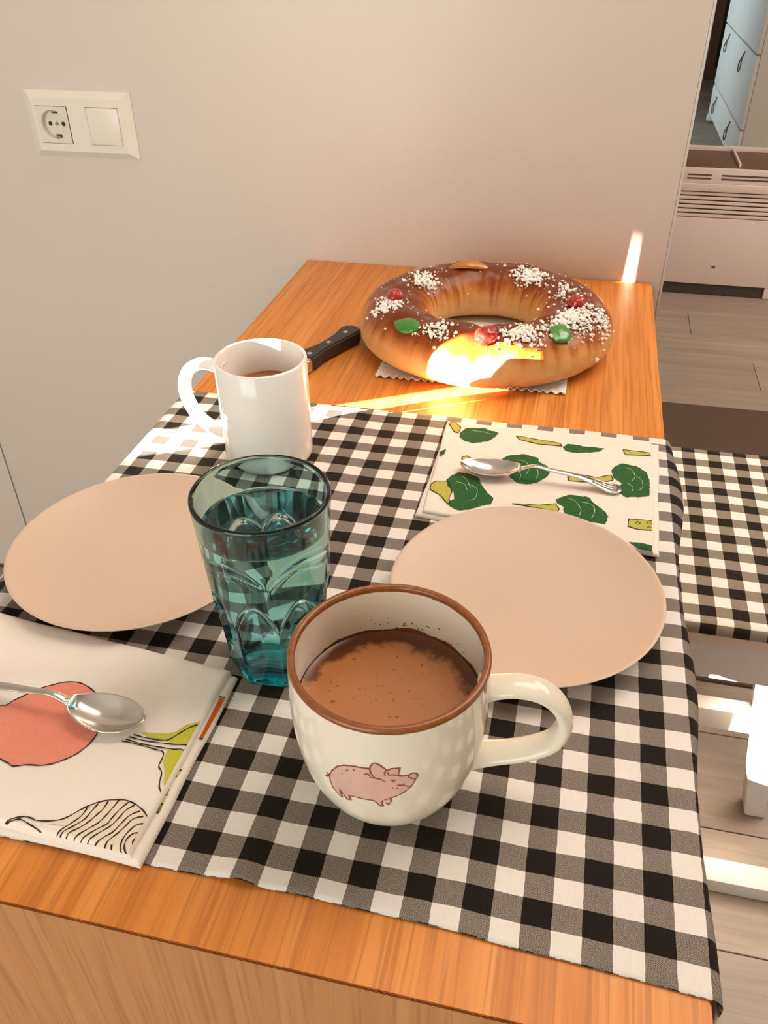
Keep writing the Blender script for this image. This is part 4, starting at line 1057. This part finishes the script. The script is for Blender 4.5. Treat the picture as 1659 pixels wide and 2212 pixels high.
hb('badge', 0.366, 0.378, HY-0.0015, HY, z_(-0.619), z_(-0.611), M_CORD, 0.0004, hfp)
hb('plinth', HX0+0.02, 0.555, HY+0.006, HY+0.08, 0.001, z_(-0.680), M_PLINTH, 0.0)
hb('foot', 0.560, 0.59, HY+0.0, HY+0.08, 0.001, z_(-0.680), None, 0.002)
# open tray on the heater
tr = thing('storage_tray', 'low open tray with a divider lying on the convector heater', 'tray', (hx, HY+0.10, z_(-0.2865)))
tm = M_HEAT
def tb_(name, x0, x1, y0, y1, z0, z1, mat=tm): return box(name, (x0-hx, y0-HY-0.10, z0), (x1-hx, y1-HY-0.10, z1), mat, tr, 0.0015)
tb_('base', HX0, HX1, HY+0.02, HY+0.26, 0.0, 0.004, M_BRWOOD); tb_('back_rim', HX0, HX1, HY+0.252, HY+0.262, 0.0042, 0.020)
tb_('divider', 0.385, 0.392, HY+0.02, HY+0.250, 0.0042, 0.016)

# ------------------------------------------------------------------ dresser in the next room, drawer fronts facing left
DX, DY0, DY1, DZ1 = 0.610, 3.585, 5.03, TZ + 0.42
dr = thing('dresser', 'tall white dresser with looped cord pulls in the next room', 'dresser', (DX+0.25, (DY0+DY1)/2, 0))
def db(name, x0, x1, y0, y1, z0, z1, mat=M_DRES, bev=0.004, par=None): return box(name, (x0-DX-0.25, y0-(DY0+DY1)/2, z0), (x1-DX-0.25, y1-(DY0+DY1)/2, z1), mat, par or dr, bev)
db('carcass', DX+0.021, DX+0.5, DY0, DY1, 0.06, DZ1)
db('base', DX+0.05, DX+0.48, DY0+0.02, DY1-0.02, 0.001, 0.0595)
seams = [0.065, TZ-0.482, TZ-0.150, TZ+0.18, DZ1]
for a, b in zip(seams[:-1], seams[1:]):
    d = db('drawer', DX, DX+0.020, DY0, DY1, a+0.004, b-0.004)
    for y in (3.955, 4.70):
        zp = b - 0.035
        pth = [(0, 0, 0.008), (-0.004, 0.004, -0.010), (-0.012, 0.030, -0.042), (-0.014, 0.040, -0.070), (-0.013, 0.012, -0.086), (-0.012, -0.026, -0.070), (-0.010, -0.012, -0.035), (-0.004, 0.0, -0.008), (0, 0.002, 0.008)]
        V, F = tube3(smoothpath(pth, 4), 0.0034, 8)
        mk('cord_pull', [(v[0]-0.25-0.004, v[1]+y-(DY0+DY1)/2, v[2]+zp) for v in V], F, M_CORD, d, True)
# dark door with brown frame at the end of the next room
dd = S(bpy.data.objects.new('door_1', None), 'dark brown door in a brown frame at the end of the next room'); COL.objects.link(dd); dd.location = (0.95, YF-0.02, 0)
for nm, x0, x1, z0, z1, mt, yy in (('jamb', -0.215, -0.150, 0.001, 2.0, M_BRWOOD, -0.05), ('jamb', 0.62, 0.69, 0.001, 2.0, M_BRWOOD, -0.05), ('head', -0.215, 0.69, 2.001, 2.07, M_BRWOOD, -0.05), ('sill', -0.149, 0.619, 0.001, 0.075, M_BRWOOD, -0.045), ('leaf', -0.149, 0.619, 0.076, 2.0, M_DKWOOD, -0.025)):
    box(nm, (x0, yy, z0), (x1, 0.015, z1), mt, dd, 0.003)
# white gathered curtain just past the far end of the dresser
prof = [(0.0, 0.004)]
for i in range(61):
    z = 0.005 + i*(TZ+0.55)/60
    prof.append((0.020 + 0.020*gs(z, TZ-0.107, 0.045) + 0.022*gs(z, TZ-0.525, 0.05) + 0.026*gs(z, TZ-0.70, 0.06) + 0.02*gs(z, TZ+0.30, 0.06), z))
prof.append((0.0, prof[-1][1]+0.004))
V, F = lathe(prof, 48)
V = [(x*(1+0.10*sin(9*math.atan2(y, x))), y*(1+0.10*sin(9*math.atan2(y, x))), z) for x, y, z in V]
cu2 = mk('curtain', V, F, M_WPAINT, None, True); cu2.location = (0.662, 5.10, 0.0)
tag(cu2, 'white gathered curtain hanging just beyond the dresser', 'curtain')
